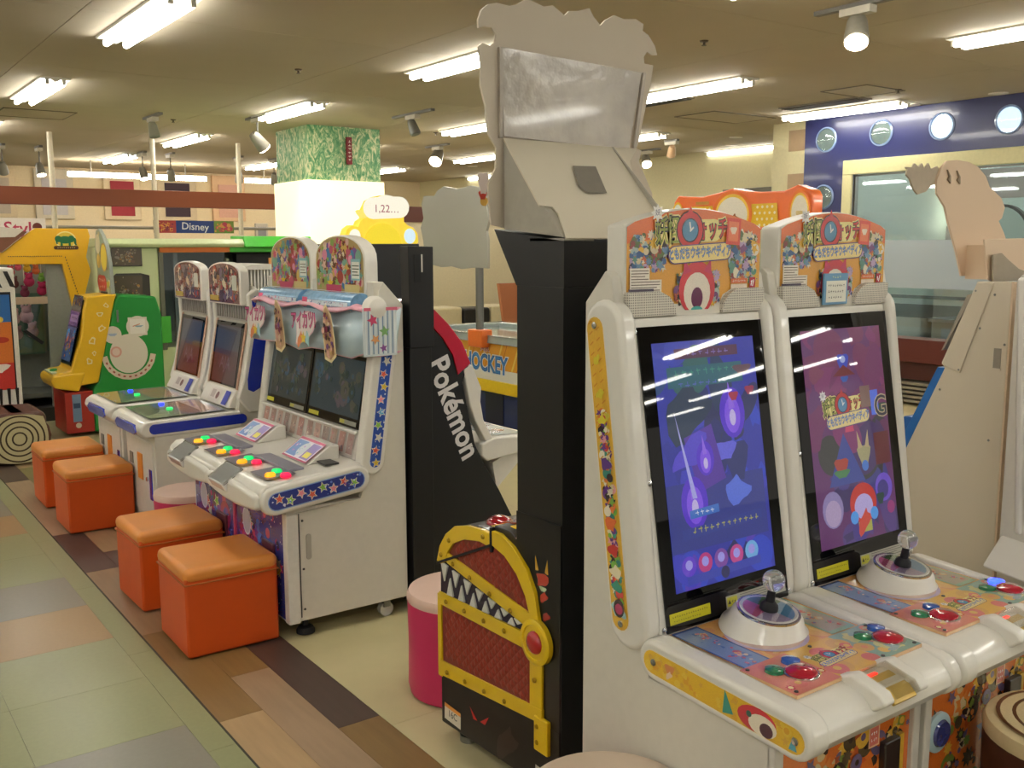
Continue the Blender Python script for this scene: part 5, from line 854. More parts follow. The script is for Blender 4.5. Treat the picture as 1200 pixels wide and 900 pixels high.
decal('lower_print', Fr((1.64, KY-.0105, .03), (1, 0, 0), (0, 0, 1)), [shp('rect', .075, .20, .065, '#6f8aa8', 0, .22), shp('rect', .075, .22, .05, '#2f4a6a', 0, .04), shp('disc', .08, .06, .022, '#d8c8b0')], PRINT, t)
part('hinge', G().box(2.06, KY-.006, .90, 2.075, KY, 1.0), STEEL, t)
n = 28; o = [(1.79+.03*math.cos(q*3)+.125*math.cos(q), 1.40+.27*math.sin(q)) for q in [2*PI*i/n for i in range(n)]]
o = [(.40, 1.12), (.44, 1.22), (.41, 1.30), (.45, 1.42), (.44, 1.55), (.38, 1.64), (.30, 1.655), (.20, 1.60), (.10, 1.52), (.03, 1.38), (.01, 1.22), (.0, 1.12)]
part('topper', G().prism('x', [(KY+a, b) for a, b in o], 2.03, 2.06), mat('#9aa092', .4), t, bevel=.004); rr = random.Random(122); o = [(.44-a, b) for a, b in o]
decal('topper_print', Fr((2.0295, KY+.44, 0), (0, -1, 0), (0, 0, 1)), [('poly', [(.23+(a-.23)*.93, 1.38+(b-1.38)*.93) for a, b in o], '#8a9a86')]+fill_busy(o, ['#7a9a8a', '#c8b070', '#b0b8a0', '#6a5a48', '#d8d0a0'], 40, .03, rr)+[shp('disc', .27, 1.42, .10, '#c88a3a', 0, .115), shp('disc', .27, 1.42, .088, '#e8d050', 0, .105), shp('disc', .10, 1.53, .075, '#d8cda8', 0, .08), shp('disc', .10, 1.39, .06, '#c8a850', 0, .06), shp('stadium', .17, 1.21, .28, '#c0342a', 0, .13), shp('blob', .36, 1.20, .05, '#c8b83a', 0, .05)]+marks(.17, 1.235, .2, .035, '#f0e0c0', 5)+marks(.17, 1.18, .18, .03, '#f0e0c0', 4), PRINT, t)
part('topper_stem', G().box(2.02, KY+.12, 1.06, 2.08, KY+.30, 1.14), DGREY, t)
# ================================================================ YELLOW BOOTH AND ZEBRA MACHINE, FAR LEFT
t = empty('prize_booth', (1.3, 9.5, 0), 'yellow prize booth with an elephant badge and hanging soft toys', 'booth')
BY = 9.2
o = [(.5, .03), (.5, 1.45), (1.40, 1.46), (1.60, 1.62), (1.66, 1.665), (2.085, 1.665), (2.10, 1.60), (2.06, 1.42), (2.10, 1.30), (1.97, .95), (2.0, .03), (1.88, .03), (1.97, .93), (1.87, 1.40), (1.48, 1.40), (1.40, 1.36), (.62, 1.36), (.62, .03)]
g = G(); o1 = [(.5, 1.36), (.5, 1.46), (1.40, 1.46), (1.60, 1.62), (1.66, 1.665), (2.085, 1.665), (2.10, 1.60), (2.06, 1.42), (2.09, 1.30), (1.99, .95), (1.93, .95), (1.86, 1.36)]
part('yellow_arch', G().prism('y', o1, BY, BY+.05), mat('#e2ab12', .35, coat=.3, var=.03), t, bevel=.006)
part('brown_canopy', G().prism('y', [(.5, 1.462), (1.39, 1.462), (1.60, 1.635), (.5, 1.72)], BY-.02, BY+.03), mat('#7a4a30', .5), t); part('white_canopy_strip', G().prism('y', [(.5, 1.56), (1.50, 1.59), (1.58, 1.655), (.5, 1.76)], BY-.03, BY-.02), mat('#cfc4b4', .4), t)
part('grey_side_wall', G().prism('y', [(.55, .03), (1.97, .03), (1.95, .95), (1.86, 1.40), (.55, 1.40)], BY+.55, BY+.60), mat('#8b8d84', .5), t)
part('grey_inner_side', G().prism('y', [(1.72, .05), (1.97, .05), (1.955, .95), (1.86, 1.40), (1.74, 1.40)], BY+.05, BY+.09), mat('#8f9188', .5), t)
part('booth_floor', G().box(.55, BY+.0, 0, 1.99, BY+.6, .12), DGREY, t); part('shelf', G().box(.6, BY+.1, .20, 1.93, BY+.55, .24), mat('#6e706a', .4), t); part('right_post', G().box(1.93, BY+.0, .05, 1.99, BY+.6, .96), mat('#83857c', .5), t)
part('cream_crossbar', G().box(.6, BY+.06, 1.02, 1.76, BY+.10, 1.08), mat('#b8a088', .5), t); part('window_post', G().box(1.74, BY+.06, .62, 1.78, BY+.10, 1.02), mat('#c8bfa4', .5), t)
part('display_window', G().box(.6, BY+.12, .60, 1.76, BY+.13, 1.04), WGLASS, t, smooth=False); part('window_backing', G().box(.6, BY+.45, .55, 1.76, BY+.47, 1.10), mat('#5f7a6a', .4), t)
for k in range(26):   # stitched border
    a = (1.44+k*.0165, 1.425) if k < 26 else (0, 0)
    part('stitch', G().box(a[0], BY-.003, a[1], a[0]+.009, BY, a[1]+.006), DGREY, t, smooth=False) if k % 1 == 0 else None
for k in range(17):
    u = k/17; x = 1.885+.11*u; z = 1.41-.42*u; part('stitch', G().box(x, BY-.003, z, x+.006, BY, z+.014), DGREY, t, smooth=False)
decal('elephant_badge', Fr((1.90, BY-.0006, 1.555), (1, 0, 0), (0, 0, 1)), [shp('disc', 0, .01, .085, '#e8d890', 0, .075), shp('disc', 0, .01, .074, '#d8b83a', 0, .066), shp('disc', -.005, .012, .055, '#1c6a3c', 0, .032), shp('disc', .045, .02, .028, '#1c6a3c', 0, .03), shp('rect', -.035, -.02, .018, '#1c6a3c', 0, .045), shp('rect', .03, -.02, .018, '#1c6a3c', 0, .045), shp('rect', -.075, .0, .012, '#1c6a3c', .2, .05), shp('disc', -.06, .02, .028, '#1c6a3c'), shp('stadium', 0, -.055, .20, '#5a3a1e', 0, .032), shp('disc', .075, .0, .010, '#1c6a3c', 0, .03), shp('rect', .078, -.02, .012, '#1c6a3c', .3, .03)]+marks(0, -.055, .15, .014, '#d8c890', 9), PRINT, t, eps=3e-4)
# soft toys, each its own thing
toys = [(1.50, 1.30, '#c83a4a', .05), (1.56, 1.34, '#e86a8a', .045), (1.63, 1.33, '#e8c040', .05), (1.70, 1.31, '#e87a4a', .05), (1.74, 1.24, '#7ab04a', .045), (1.64, 1.22, '#b82a5a', .07), (1.74, 1.14, '#c02a60', .07), (1.52, 1.20, '#6a3a3a', .06), (1.60, 1.12, '#8a3a5a', .06), (1.50, .90, '#e8a8a8', .08), (1.60, .92, '#e8b0b8', .09), (1.52, .76, '#d89aa0', .07), (1.64, .78, '#d8a8b0', .08)]
toys = [(x, z, c, r*.72) for x, z, c, r in toys]
for k, (x, z, c, r) in enumerate(toys):
    y = BY+.30; tt = empty('soft_toy', (x, y, z-r), ['small red plush', 'small pink plush', 'yellow plush', 'orange plush', 'green plush', 'dark pink heart-like plush', 'magenta plush', 'brown plush', 'plum plush', 'pale pink big plush', 'pale pink round plush', 'rosy low plush', 'light pink low plush'][k]+' in the yellow prize booth', 'soft toy', 'prizes in the yellow booth')
    m = mat(c, .8, bump=.3, scale=60); part('body', G().ball((x, y, z-r*.3), r, .9, .7, .9), m, tt); part('head', G().ball((x, y-.01, z+r*.6), r*.62), m, tt)
    part('ear', G().ball((x-r*.45, y, z+r*1.1), r*.25), m, tt); part('ear', G().ball((x+r*.45, y, z+r*1.1), r*.25), m, tt)
    part('hook_cord', G().tube((x, y, z+r), (x, y, 1.40 if z > 1.05 else 1.02), .004, n=6), mat('#d8d0c0', .6), tt)
part('hanging_rail', G().box(1.42, BY+.29, 1.395, 1.80, BY+.32, 1.41), STEEL, t); part('lower_rail', G().box(1.42, BY+.29, 1.01, 1.76, BY+.32, 1.025), STEEL, t)
t = empty('ride_machine', (1.0, 8.2, 0), 'zebra striped machine with a yellow hubbed wheel print at the left edge', 'arcade machine')
ZY = 8.0
part('cabinet_body', G().box(.55, ZY, .02, 1.285, ZY+.5, 1.355), mat('#e2ddd0', .4), t, bevel=.02, seg=3); rr = random.Random(130)
sh = [shp('rect', .36, .62, .73, '#e6e1d4', 0, 1.2), shp('rect', .50, .79, .40, '#14120f', 0, .72), shp('rect', .50, 1.03, .38, '#2a6ab0', 0, .20), shp('rect', .50, .78, .38, '#d8742a', 0, .30), shp('rect', .50, .53, .38, '#c8342c', 0, .20), shp('stadium', .55, .95, .18, '#e8c040', 0, .04), shp('disc', .62, .80, .05, '#b8301c', 0, .022), shp('blob', .56, .59, .12, '#efe6d8', 0, .06), shp('blob', .52, .52, .06, '#d8b03a', 0, .03)]
for k in range(7): sh.append(('poly', [(.12+k*.09, 1.30), (.15+k*.09, 1.30), (.20+k*.09, 1.18), (.16+k*.09, 1.19)], '#14120f'))
for k in range(8): sh.append(('poly', [(.30+k*.055, .44), (.325+k*.055, .44), (.318+k*.055, .28), (.308+k*.055, .26)], '#14120f'))
sh += [shp('disc', .55, .08, .22, '#14120f'), shp('disc', .55, .08, .19, '#2a2622'), shp('disc', .55, .08, .13, '#e0a818'), shp('disc', .55, .08, .055, '#14120f'), shp('disc', .62, .12, .012, '#14120f'), shp('disc', .58, .16, .012, '#14120f'), shp('disc', .50, .14, .012, '#14120f')]
decal('zebra_print', Fr((.55, ZY-.0006, .03), (1, 0, 0), (0, 0, 1)), sh, PRINT, t, eps=2e-4, clip=(.0, .0, .735, 1.32))
part('black_bracket', G().box(1.27, ZY-.03, .70, 1.44, ZY+.0, .73), RUB, t) if False else None
tag(part('black_strap', G().prism('y', [(1.50, .80), (1.53, .81), (1.66, .70), (1.64, .68)], 9.12, 9.15), RUB, bpy.data.objects['prize_booth']), None)
# ================================================================ PALE GREEN BOOTH
t = empty('photo_booth', (3.1, 9.3, 0), 'large pale green booth with an orange and green striped opening', 'booth')
PG = mat('#cdd6a4', .45, var=.03, scale=4); GY = 8.80
part('back_wall', G().box(2.12, GY+.9, 0, 3.95, GY+1.0, 1.5), PG, t); part('left_panel', G().box(2.12, GY, 0, 2.56, GY+.06, 1.50), PG, t, bevel=.01); part('left_side', G().box(2.12, GY+.06, 0, 2.18, GY+.9, 1.5), PG, t)
part('right_side', G().box(3.90, GY, 0, 3.96, GY+.9, 1.5), PG, t); part('counter_box', G().box(2.56, GY+.02, 0, 3.90, GY+.06, .62), PG, t)
part('roof_lip', G().prism('x', [(GY-.04, 1.50), (GY-.06, 1.53), (GY-.02, 1.575), (GY+1.0, 1.585), (GY+1.0, 1.50)], 2.14, 3.97), mat('#d2dca8', .4, coat=.3), t, bevel=.012, seg=3)
part('orange_stripe', G().box(2.57, GY-.012, 1.455, 3.20, GY+.0, 1.50), mat('#e07a2a', .4), t, bevel=.004); part('green_stripe', G().box(3.20, GY-.012, 1.455, 3.90, GY+.0, 1.50), mat('#4ab83a', .4), t, bevel=.004)
part('green_roof', G().prism('x', [(GY-.08, 1.50), (GY-.03, 1.60), (GY+.3, 1.605), (GY+.3, 1.50)], 3.32, 3.99), mat('#4fc83e', .35, coat=.3), t, bevel=.01)
part('opening_frame', G().box(2.56, GY-.01, .60, 2.60, GY+.06, 1.46).box(3.16, GY-.008, .6, 3.19, GY+.05, 1.40), mat('#6a6a58', .4), t, bevel=.004)
part('glass_left', G().box(2.60, GY+.02, .62, 3.16, GY+.03, 1.455), WGLASS, t, smooth=False); part('dark_screen_wall', G().box(2.6, GY+.75, .6, 3.9, GY+.8, 1.45), mat('#4f5a5a', .5), t)
part('inner_post', G().box(2.78, GY+.3, .6, 2.82, GY+.34, 1.45), STEEL, t); part('green_curve', G().box(2.55, GY-.012, .66, 2.64, GY+.0, .90), mat('#4ab83a', .4), t, bevel=.01)
part('black_display', G().box(3.30, GY+.1, 1.20, 3.88, GY+.2, 1.44), BLACK, t); decal('display_print', Fr((3.30, GY+.099, 1.20), (1, 0, 0), (0, 0, 1)), [shp('rect', .38, .17, .14, '#b8742a', 0, .06)]+marks(.38, .17, .1, .03, '#402010', 4), GLOW, t)
g = t
for z0_, z1_ in ((1.34, 1.52), (.98, 1.28)):
    w_ = part('window', G().prism('y', [(2.165, z0_), (2.475 if z0_ < 1.2 else 2.42, z0_), (2.475 if z0_ < 1.2 else 2.42, z1_-.02), (2.40, z1_), (2.20, z1_), (2.165, z1_-.03)], GY-.012, GY+.01), mat('#3a352c', .4), g, bevel=.004)
    rr = random.Random(int(z0_*100)); decal('window_print', Fr((2.17, GY-.0126, z0_+.01), (1, 0, 0), (0, 0, 1)), busy(.24, .15 if z0_ > 1.2 else .27, ['#7a6a4a', '#a87a3a', '#5a4a3a', '#8a7a68', '#6a5040', '#9a8a70'], 40, .012, .035, rr, '#5a4c38', kinds=('rect', 'blob')), GLOSSP, w_)
# white ribbed hood between the machines
t = empty('ribbed_hood', (2.65, 6.75, 0), 'white ribbed curved machine hood between the blue and the pink machines', 'cabinet')
g = G(); n = 13
for k in range(n): x = 2.50+k*.0225; part('rib', G().box(x, 6.62-.03*math.sin(PI*k/n), 1.13, x+.012, 6.66-.03*math.sin(PI*k/n), 1.35+.03*math.sin(PI*k/n)), mat('#c8c6bc', .4), t, smooth=False)
part('hood_body', G().box(2.49, 6.65, .0, 2.80, 7.05, 1.34), mat('#bdbbb0', .45), t, bevel=.01); part('hood_cap', G().prism('y', [(2.48, 1.345)]+[(2.64-.16*math.cos(PI*k/10), 1.345+.04*math.sin(PI*k/10)) for k in range(11)]+[(2.80, 1.345)], 6.58, 7.05), mat('#d4d2c8', .4), t)
# ================================================================ ORANGE CLAW MACHINE CANOPY
t = empty('claw_machine', (5.5, 4.4, 0), 'orange claw machine whose polka dot canopy rises behind the tall white machines', 'arcade machine')
OR = mat('#ea6a18', .3, coat=.5, var=.03); CX = 5.0
part('base', G().box(CX+.03, 3.90, .0, CX+.45, 4.90, .75), OR, t, bevel=.02); part('glass_case', G().box(CX+.06, 3.93, .75, CX+.42, 4.87, 1.45), WGLASS, t, smooth=False)
for y in (3.9, 4.86):
    for x in (CX+.06, CX+.40): part('corner_post', G().box(x, y-.01 if y > 4.5 else y, .75, x+.02, y+.02, 1.60 if x < CX+.2 else 1.46), OR, t)
part('canopy', G().prism('x', [(3.80, 1.60), (4.97, 1.60), (4.97, 1.80), (4.93, 1.845), (4.84, 1.835), (4.70, 1.83), (4.56, 1.85), (4.44, 1.872), (4.32, 1.85), (4.20, 1.84), (4.02, 1.838), (3.92, 1.87), (3.82, 1.835), (3.80, 1.80)], CX+.0, CX+.10), OR, t, bevel=.012, seg=3)
fr = Fr((CX-.0006, 4.97, 1.60), (0, -1, 0), (0, 0, 1)); sh = []
for a, b in ((.17, .38), (.70, .92)):
    sh.append(('poly', [(a, .02), (b, .02), (b-.015, .165), (a+.0, .165)], '#e8b81c'))
    for i in range(6):
        for j in range(4):
            x = a+.03+i*.04+(j % 2)*.02; y = .03+j*.038
            if x < b-.02: sh.append(shp('disc', x, y, .009, '#f4e6b0'))
sh += [shp('disc', .54, .10, .17, '#f07a20', 0, .155), shp('disc', .54, .10, .145, '#f2c238', 0, .135), shp('disc', .54, .095, .13, '#efe6cf', 0, .12), shp('blob', .56, .07, .055, '#9a5a2a', 1, .045), shp('blob', .47, .06, .03, '#e0cf9a', 0, .028)]
sh += [shp('disc', 1.08, .10, .085, '#f07a20', 0, .14), shp('disc', 1.08, .10, .07, '#f2c238', 0, .12), shp('disc', 1.08, .10, .06, '#efe6cf', 0, .105), shp('blob', 1.08, .09, .03, '#e0c888', 0, .04), shp('disc', .05, .10, .055, '#f2c238', 0, .10), shp('disc', .05, .10, .045, '#dfe0d0', 0, .085), shp('rect', .28, .185, .12, '#c8923a', 0, .02)]
decal('canopy_print', fr, sh, GLOSSP, t, eps=2e-4, clip=(.005, .0, 1.165, .26))
tag(part('grey_dome_hood', G().prism('y', [(2.06+a, b) for a, b in [(0, 1.52), (.0, 1.565), (.05, 1.585), (.15, 1.598), (.26, 1.58), (.33, 1.55), (.34, 1.52)]], 2.4, 2.6), mat('#a6a4b4', .4), loc=(2.2, 2.5, 1.52)), 'x', 'x') if False else None
# ================================================================ WHITE MACHINE WITH CUTOUT TOPPER (seen from the side) AND ITS NEIGHBOUR
t = empty('arcade_machine', (3.2, 1.7, 0), 'white leaning game cabinet seen from its side, with blue front, right of the tall machines', 'arcade machine')
EX = 2.95; ES = mat('#cfc3ae', .5, var=.03, scale=5)
part('side_panel', G().prism('x', [(1.512, .04), (2.05, .04), (2.03, .45), (1.885, .70), (1.71, 1.11), (1.722, 1.126), (1.62, 1.388), (1.512, 1.391)], EX, EX+.03), ES, t, bevel=.003)
part('raised_panel', G().prism('x', [(1.60, 1.245), (1.722, 1.128), (1.62, 1.385), (1.567, 1.385), (1.60, 1.30)], EX-.004, EX+.001), ES, t) if False else part('raised_panel', G().prism('x', [(1.657, 1.10), (1.718, 1.122), (1.618, 1.385), (1.565, 1.385)], EX-.005, EX+.001), ES, t, bevel=.002)
part('flap', G().prism('x', [(1.634, 1.352), (1.722, 1.17), (1.730, 1.165), (1.655, 1.345)], EX+.01, EX+.45), mat('#9a8f80', .5), t)
part('cabinet_body', G().prism('x', [(1.52, .05), (2.03, .05), (2.01, .45), (1.87, .70), (1.70, 1.10), (1.61, 1.37), (1.52, 1.38)], EX+.03, EX+.47), mat('#1f62ac', .35, coat=.3), t)
part('side_panel', G().prism('x', [(1.512, .04), (2.05, .04), (2.03, .45), (1.885, .70), (1.71, 1.11), (1.722, 1.126), (1.62, 1.388), (1.512, 1.391)], EX+.47, EX+.50), ES, t, bevel=.003)
part('blue_edge', G().prism('x', [(1.71, 1.11), (1.885, .70), (2.0, .50), (2.035, .50), (2.02, .66), (1.90, .76), (1.74, 1.11)], EX+.01, EX+.04), mat('#1f6ab8', .35, coat=.4), t, bevel=.002)
part('blue_console', G().prism('x', [(1.86, .73), (1.795, .90), (1.80, .935), (1.86, .93), (1.95, .86), (2.0, .70), (2.0, .6), (1.9, .6)], EX+.03, EX+.47), mat('#1f62ac', .35, coat=.4), t, bevel=.004)
part('back_cover', G().box(EX, 1.506, .05, EX+.5, 1.512, 1.39), mat('#d8bfa2', .5), t); part('recessed_grip', G().box(EX-.001, 1.53, 1.125, EX+.002, 1.553, 1.187), mat('#948b7e', .5), t); part('grip_floor', G().box(EX-.003, 1.528, 1.12, EX+.001, 1.556, 1.126), ES, t)
for y, z in ((1.56, 1.35), (1.62, 1.36), (1.60, 1.245), (1.66, 1.11), (1.72, 1.04), (1.55, .9), (1.52, 1.2)): part('screw', G().lathe((EX-.004, y, z), [(.004, 0), (.003, .002)], (-1, 0, 0), 8), STEEL, t)
for x in (EX+.05, EX+.45):
    for y in (1.56, 1.98): part('foot', G().lathe((x, y, 0), [(.03, 0), (.03, .02), (.014, .045)]), RUB, t)
tp = empty('cutout_topper', (3.2, 1.6, 1.39), 'peach backed cardboard cutout of a leaning rounded form on the white machine', 'display'); PE = mat('#e2c8aa', .65, var=.02, scale=5)
dy = -.03; oh = [(2.985, 1.57), (2.96, 1.62), (2.91, 1.66), (2.905, 1.70), (2.925, 1.74), (2.955, 1.762), (3.01, 1.768), (3.08, 1.765), (3.14, 1.752), (3.19, 1.725), (3.22, 1.69), (3.255, 1.675), (3.30, 1.655), (3.325, 1.625), (3.31, 1.59), (3.29, 1.58), (3.33, 1.54), (3.36, 1.50), (3.36, 1.40), (3.08, 1.40), (3.04, 1.48), (3.01, 1.53)]
part('cutout_board', G().prism('y', oh, 1.745, 1.752), PE, tp)
part('die_cut_hand', G().prism('y', [(2.745, 1.735), (2.755, 1.728), (2.75, 1.712), (2.77, 1.70), (2.79, 1.672), (2.815, 1.655), (2.86, 1.665), (2.885, 1.685), (2.91, 1.69), (2.935, 1.725), (2.915, 1.745), (2.88, 1.735), (2.865, 1.752), (2.845, 1.735), (2.83, 1.75), (2.812, 1.738), (2.79, 1.748), (2.78, 1.735)], 1.752, 1.758), mat('#b5a690', .65), tp)
for a, b in ((2.955, 1.735), (3.01, 1.735)): part('fold_tab', G().prism('y', [(a, b), (a+.02, b-.02), (a+.022, b-.042), (a+.004, b-.03), (a+.012, b-.02)], 1.74, 1.746), mat('#8f7c64', .6), tp)
part('base_card', G().prism('y', [(2.94, 1.518), (3.44, 1.525), (3.46, 1.39), (3.0, 1.385), (2.975, 1.395)], 1.60, 1.606), PE, tp, bevel=.003); part('base_shade_card', G().prism('y', [(2.97, 1.47), (3.02, 1.475), (3.06, 1.455), (3.13, 1.425), (3.18, 1.415), (3.18, 1.388), (2.985, 1.388), (2.975, 1.41)], 1.585, 1.59), mat('#a3957f', .6), tp)
part('easel_strut', G().box(3.1, 1.606, 1.39, 3.106, 1.745, 1.5), PE, tp)
t = empty('arcade_machine', (3.05, 1.25, 0), 'white card machine at the right edge with pink and blue side stickers', 'arcade machine')
part('cabinet_body', G().prism('x', [(1.02, .05), (1.405, .05), (1.405, 1.40), (1.39, 1.42), (1.37, 1.38), (1.34, .70), (1.28, .56), (1.02, .54)], 2.765, 3.32), WPANEL, t, bevel=.005)
part('front_frame', G().prism('x', [(1.375, 1.41), (1.34, .68), (1.36, .68), (1.40, 1.41)], 2.757, 3.33), WHITE, t, bevel=.008, seg=3)
part('console', G().add([(2.79, 1.40, .69), (3.33, 1.40, .69), (3.36, 1.0, .60), (2.72, 1.02, .60), (2.68, 1.41, .585), (3.40, 1.41, .585), (3.40, .98, .54), (2.68, 1.0, .54)], [(0, 1, 2, 3), (4, 7, 6, 5), (0, 3, 7, 4), (1, 5, 6, 2), (3, 2, 6, 7), (0, 4, 5, 1)]), WHITE, t, bevel=.01)
rr = random.Random(140)
for z_, h_, c in ((1.10, .22, '#4a4a9a'), (.93, .10, '#3f6ab0'), (.72, .19, '#c87a9a')):
    decal('side_sticker', Fr((2.757, 1.366-(1.4-z_)*.045-.015, z_), (1, 0, 0), (0, .06, 1)), [shp('rect', .09, h_/2, .15, c, 0, h_)]+busy(.14, h_, ['#d85a6a', '#e8c8a8', '#5a7ac0', '#b84a6a', '#e0b060', '#8a5aa0'], 26, .01, .035, rr, x0=.02), GLOSSP, t)
for x in (2.86, 3.26):
    for y in (1.08, 1.36): part('foot', G().lathe((x, y, 0), [(.03, 0), (.03, .02), (.014, .055)]), RUB, t)

# ================================================================ CEILING FITTINGS
def ceiling_light(x, y, label, L=1.25, z=2.7):
    t = empty('ceiling_light', (x, y, z), label, 'ceiling light', 'fluorescent ceiling lights')
    part('housing', G().prism('y', [(x-.105, z), (x-.10, z-.012), (x-.03, z-.016), (x-.012, z-.03), (x+.012, z-.03), (x+.03, z-.016), (x+.10, z-.012), (x+.105, z)], y, y+L), mat('#f0ece0', .5, var=0), t)
    for s in (-1, 1):
        part('tube', G().tube((x+s*.055, y+.035, z-.036), (x+s*.055, y+L-.035, z-.036), .019, n=10), TUBEM, t)
        for yy in (y+.012, y+L-.037): part('lamp_holder', G().box(x+s*.055-.012, yy, z-.05, x+s*.055+.012, yy+.022, z-.012), mat('#d8d4c8', .5, var=0), t, smooth=False)
TUBEM = mat('#fffdf6', .4, var=0, emit=TUBE, name='fluorescent_tube')
rown = {-6.4: 'farthest row behind the camera', -3.6: 'second row behind the camera', -.75: 'row behind the camera', 2.08: 'nearest row', 4.88: 'second row', 7.72: 'third row', 10.55: 'fourth row', 13.3: 'fifth row'}
for y, rn in rown.items():
    for k, x in enumerate((-.42, 1.60, 3.62, 5.65, 7.6, 9.65, -2.44, -4.46)):
        if x > 8 and y < 6: pass
        if y > 13 and x < 0: continue
        ceiling_light(x, y, 'twin tube ceiling light, %s, column %s' % (rn, ['over the left aisle', 'over the orange stools', 'over the pink machines', 'over the white cardboard topper', 'before the blue wall', 'beyond the blue wall line', 'left of the aisle', 'far left of the aisle'][k]))
for i, x in enumerate((9.65, 11.7, 13.7, 15.7, 17.7)):
    for j, y in enumerate((-3.6, -6.4, -9.2, -12.0, -14.8)):
        if (x < 10 and y > -4) or (i < 1 and j > 2): continue
        ceiling_light(x, y, 'store ceiling light behind the camera, row %s, column %s' % ('one two three four five'.split()[j], 'one two three four five'.split()[i]))
for y in (.7, 3.5): ceiling_light(10.3, y, 'ceiling light added to brighten the glazed salon, %s' % ('nearer' if y < 1 else 'farther'))  # extra fixtures out of view, put in to brighten the salon
# pendant strip lights in the far shop
for k, (x, L, zz) in enumerate([(3.1, 1.9, 2.5), (5.6, 1.9, 2.5)]):
    t = empty('strip_light', (x, 14.5, zz), 'thin glowing strip light across the far shop, ' + ['left one', 'right one'][k], 'strip light')
    part('tube', G().tube((x, 14.6, zz), (x+L, 14.6, zz), .035), mat('#fff1d8', .4, var=0, emit=22), t); part('hanger', G().tube((x+.3, 14.6, zz), (x+.3, 14.6, 2.7), .008).tube((x+L-.3, 14.6, zz), (x+L-.3, 14.6, 2.7), .008), GREY, t)
def spotlight(x, y, aim, label, lit=True, z=2.7, s=1.0, rail=.5, col='#8f8a7c', power=8, drop=.06):
    t = empty('spotlight', (x, y, z), label, 'spotlight', 'track spotlights'); a = Vector(aim).normalized()
    part('track', G().box(x-.02, y-rail/2, z-.022, x+.02, y+rail/2, z), GREY, t); part('driver_box', G().box(x-.03, y-.09, z-.06, x+.03, y+.09, z-.022), mat('#cfc8b6', .5), t, bevel=.004)
    c = Vector((x, y, z-.06-drop)); part('yoke', G().tube((x, y, z-.06), c, .008), GREY, t)
    part('head', G().lathe(c-a*.06*s, [(.028*s, 0), (.04*s, .03*s), (.05*s, .13*s), (.046*s, .135*s)], a, 20), mat(col, .4), t)
    part('lens', G().lathe(c+a*.077*s, [(.045*s, 0), (.045*s, .004)], a, 20), mat('#fff0d8', .3, var=0, emit=25) if lit else mat('#6f7468', .3), t)
    if lit:
        ld = bpy.data.lights.new('spot_beam', 'SPOT'); ld.energy = power; ld.color = (1, .8, .55); ld.spot_size = 1.3; ld.spot_blend = .6; ld.shadow_soft_size = .04
        lo = bpy.data.objects.new('lamp', ld); COL.objects.link(lo); lo.parent = t; lo.location = c+a*.09*s-Vector((x, y, z)); lo.rotation_euler = a.to_track_quat('-Z', 'Y').to_euler()
spotlight(4.40, 3.12, (-.5, -.35, -.9), 'large lit spotlight on a white track, top right', s=1.25, rail=.5, power=14)
spotlight(4.62, 7.9, (.2, -.3, -.9), 'unlit spotlight hanging right of the leafy column', False, rail=.7, col='#77756a')
spotlight(2.75, 9.4, (.1, -.2, -.9), 'unlit spotlight left of the leafy column', False, col='#8a8878')
spotlight(6.3, 10.2, (-.6, -.5, -.7), 'lit spotlight behind the white cardboard topper, leftmost', s=1.6, power=20)
spotlight(8.75, 9.2, (-.4, -.6, -.7), 'lit round spotlight on a short rail over the orange canopy', s=1.3, power=20)
spotlight(8.2, 8.2, (.4, .5, -.7), 'unlit spotlight beside the round lit one', False, rail=.2, col='#c9a680')
spotlight(3.55, 8.9, (.5, .1, -.5), 'lit spotlight shining on the leafy column from its left', s=1.3, power=30, drop=.16)
for k, (x, lit) in enumerate([(1.55, 0), (1.95, 1), (3.15, 1), (3.5, 0), (4.4, 0), (4.9, 0), (5.25, 0), (5.6, 1)]):
    spotlight(x+.5, 13.0, (.1, -.3, -.9) if lit else (.2, .5, -.8), 'shop spotlight in the far ceiling, number %s from the left' % ['one', 'two', 'three', 'four', 'five', 'six', 'seven', 'eight'][k], bool(lit), s=1.1, rail=.3, power=12, drop=.2)
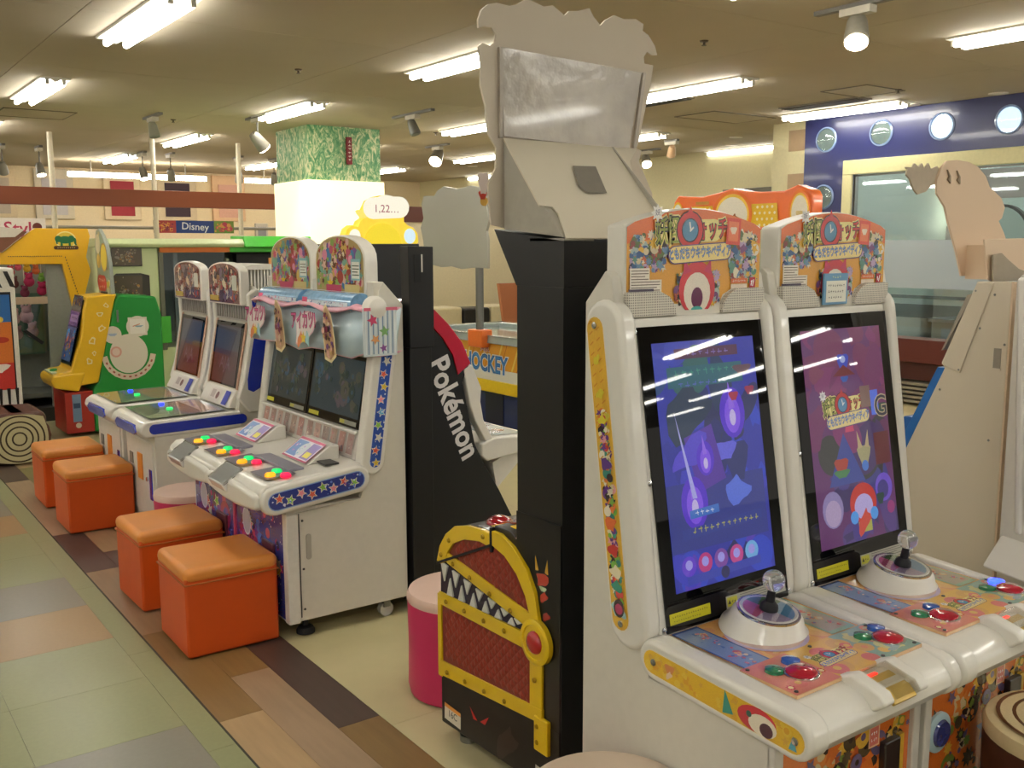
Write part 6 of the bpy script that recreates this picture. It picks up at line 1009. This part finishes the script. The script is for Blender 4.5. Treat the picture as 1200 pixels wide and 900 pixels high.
for k, (x, y) in enumerate([(8.85, 11.6), (8.6, 7.6), (7.9, 5.02), (7.88, 4.25), (7.2, 11.4), (6.3, 12.9), (8.4, 12.6), (9.2, 8.2), (9.0, 9.9)]):
    t = empty('downlight', (x, y, 2.7), 'small round lit recessed downlight, ' + ['far behind the topper', 'above the orange canopy', 'at the blue wall, left one', 'at the blue wall, right one', 'far left of the topper', 'farthest, left of the topper', 'farthest, right of it', 'near the beige pillar', 'behind the topper, middle'][k], 'downlight', 'recessed downlights')
    part('trim_ring', G().lathe((x, y, 2.7), [(.075, 0), (.075, -.006), (.055, -.008)]), mat('#efe6d4', .5), t); part('lens', G().lathe((x, y, 2.699), [(.052, 0), (.052, -.006)]), mat('#fff0d0', .4, emit=14), t)
for k, (x, y, a, b, nm, lb) in enumerate([(6.88, 4.8, .5, .42, 'access_panel', 'square ceiling access hatch before the blue wall'), (7.2, 6.5, .85, .5, 'access_panel', 'square ceiling hatch in front of the orange glow'), (1.85, 9.9, .6, .6, 'access_panel', 'ceiling hatch at far left')]):
    t = empty(nm, (x, y, 2.7), lb, 'hatch'); g = G(); q = .012
    g.box(x-a/2, y-b/2, 2.694, x+a/2, y-b/2+q, 2.7).box(x-a/2, y+b/2-q, 2.694, x+a/2, y+b/2, 2.7).box(x-a/2, y-b/2, 2.694, x-a/2+q, y+b/2, 2.7).box(x+a/2-q, y-b/2, 2.694, x+a/2, y+b/2, 2.7)
    part('frame', g, mat('#6a6252', .6), t); part('panel', G().box(x-a/2+q, y-b/2+q, 2.697, x+a/2-q, y+b/2-q, 2.7), CP[0], t)
for k, (x, y) in enumerate([(5.95, 6.2), (7.2, 5.4)]):
    t = empty('air_vent', (x, y, 2.7), ['long slatted air vent right of the cardboard topper', 'short slatted air vent before the blue wall'][k], 'vent'); part('frame', G().box(x-.1, y-.4, 2.69, x+.1, y+.4, 2.7), mat('#7e7767', .6), t)
    for i in range(5): part('slat', G().box(x-.085+i*.038, y-.38, 2.682, x-.068+i*.038, y+.38, 2.692), mat('#4d493f', .6), t)
for k, (x, y) in enumerate([(2.88, 6.45), (5.45, 6.2), (3.0, 9.6), (4.45, 4.2), (7.05, 4.6), (1.15, 9.4), (5.6, 9.1), (4.0, 4.9), (.9, 6.3)]):
    t = empty('sprinkler', (x, y, 2.7), 'small dark ceiling sprinkler head, ' + ['near the middle of the ceiling', 'right of the topper', 'left of the leafy column', 'near the large spotlight', 'by the square hatch', 'far left', 'far middle', 'behind the topper', 'over the left aisle'][k], 'sprinkler', 'ceiling sprinklers')
    part('cup', G().lathe((x, y, 2.7), [(.028, 0), (.022, -.008), (.008, -.01), (.008, -.024), (.015, -.026), (.015, -.029)], n=14), mat('#5a4e40', .4, .6), t)
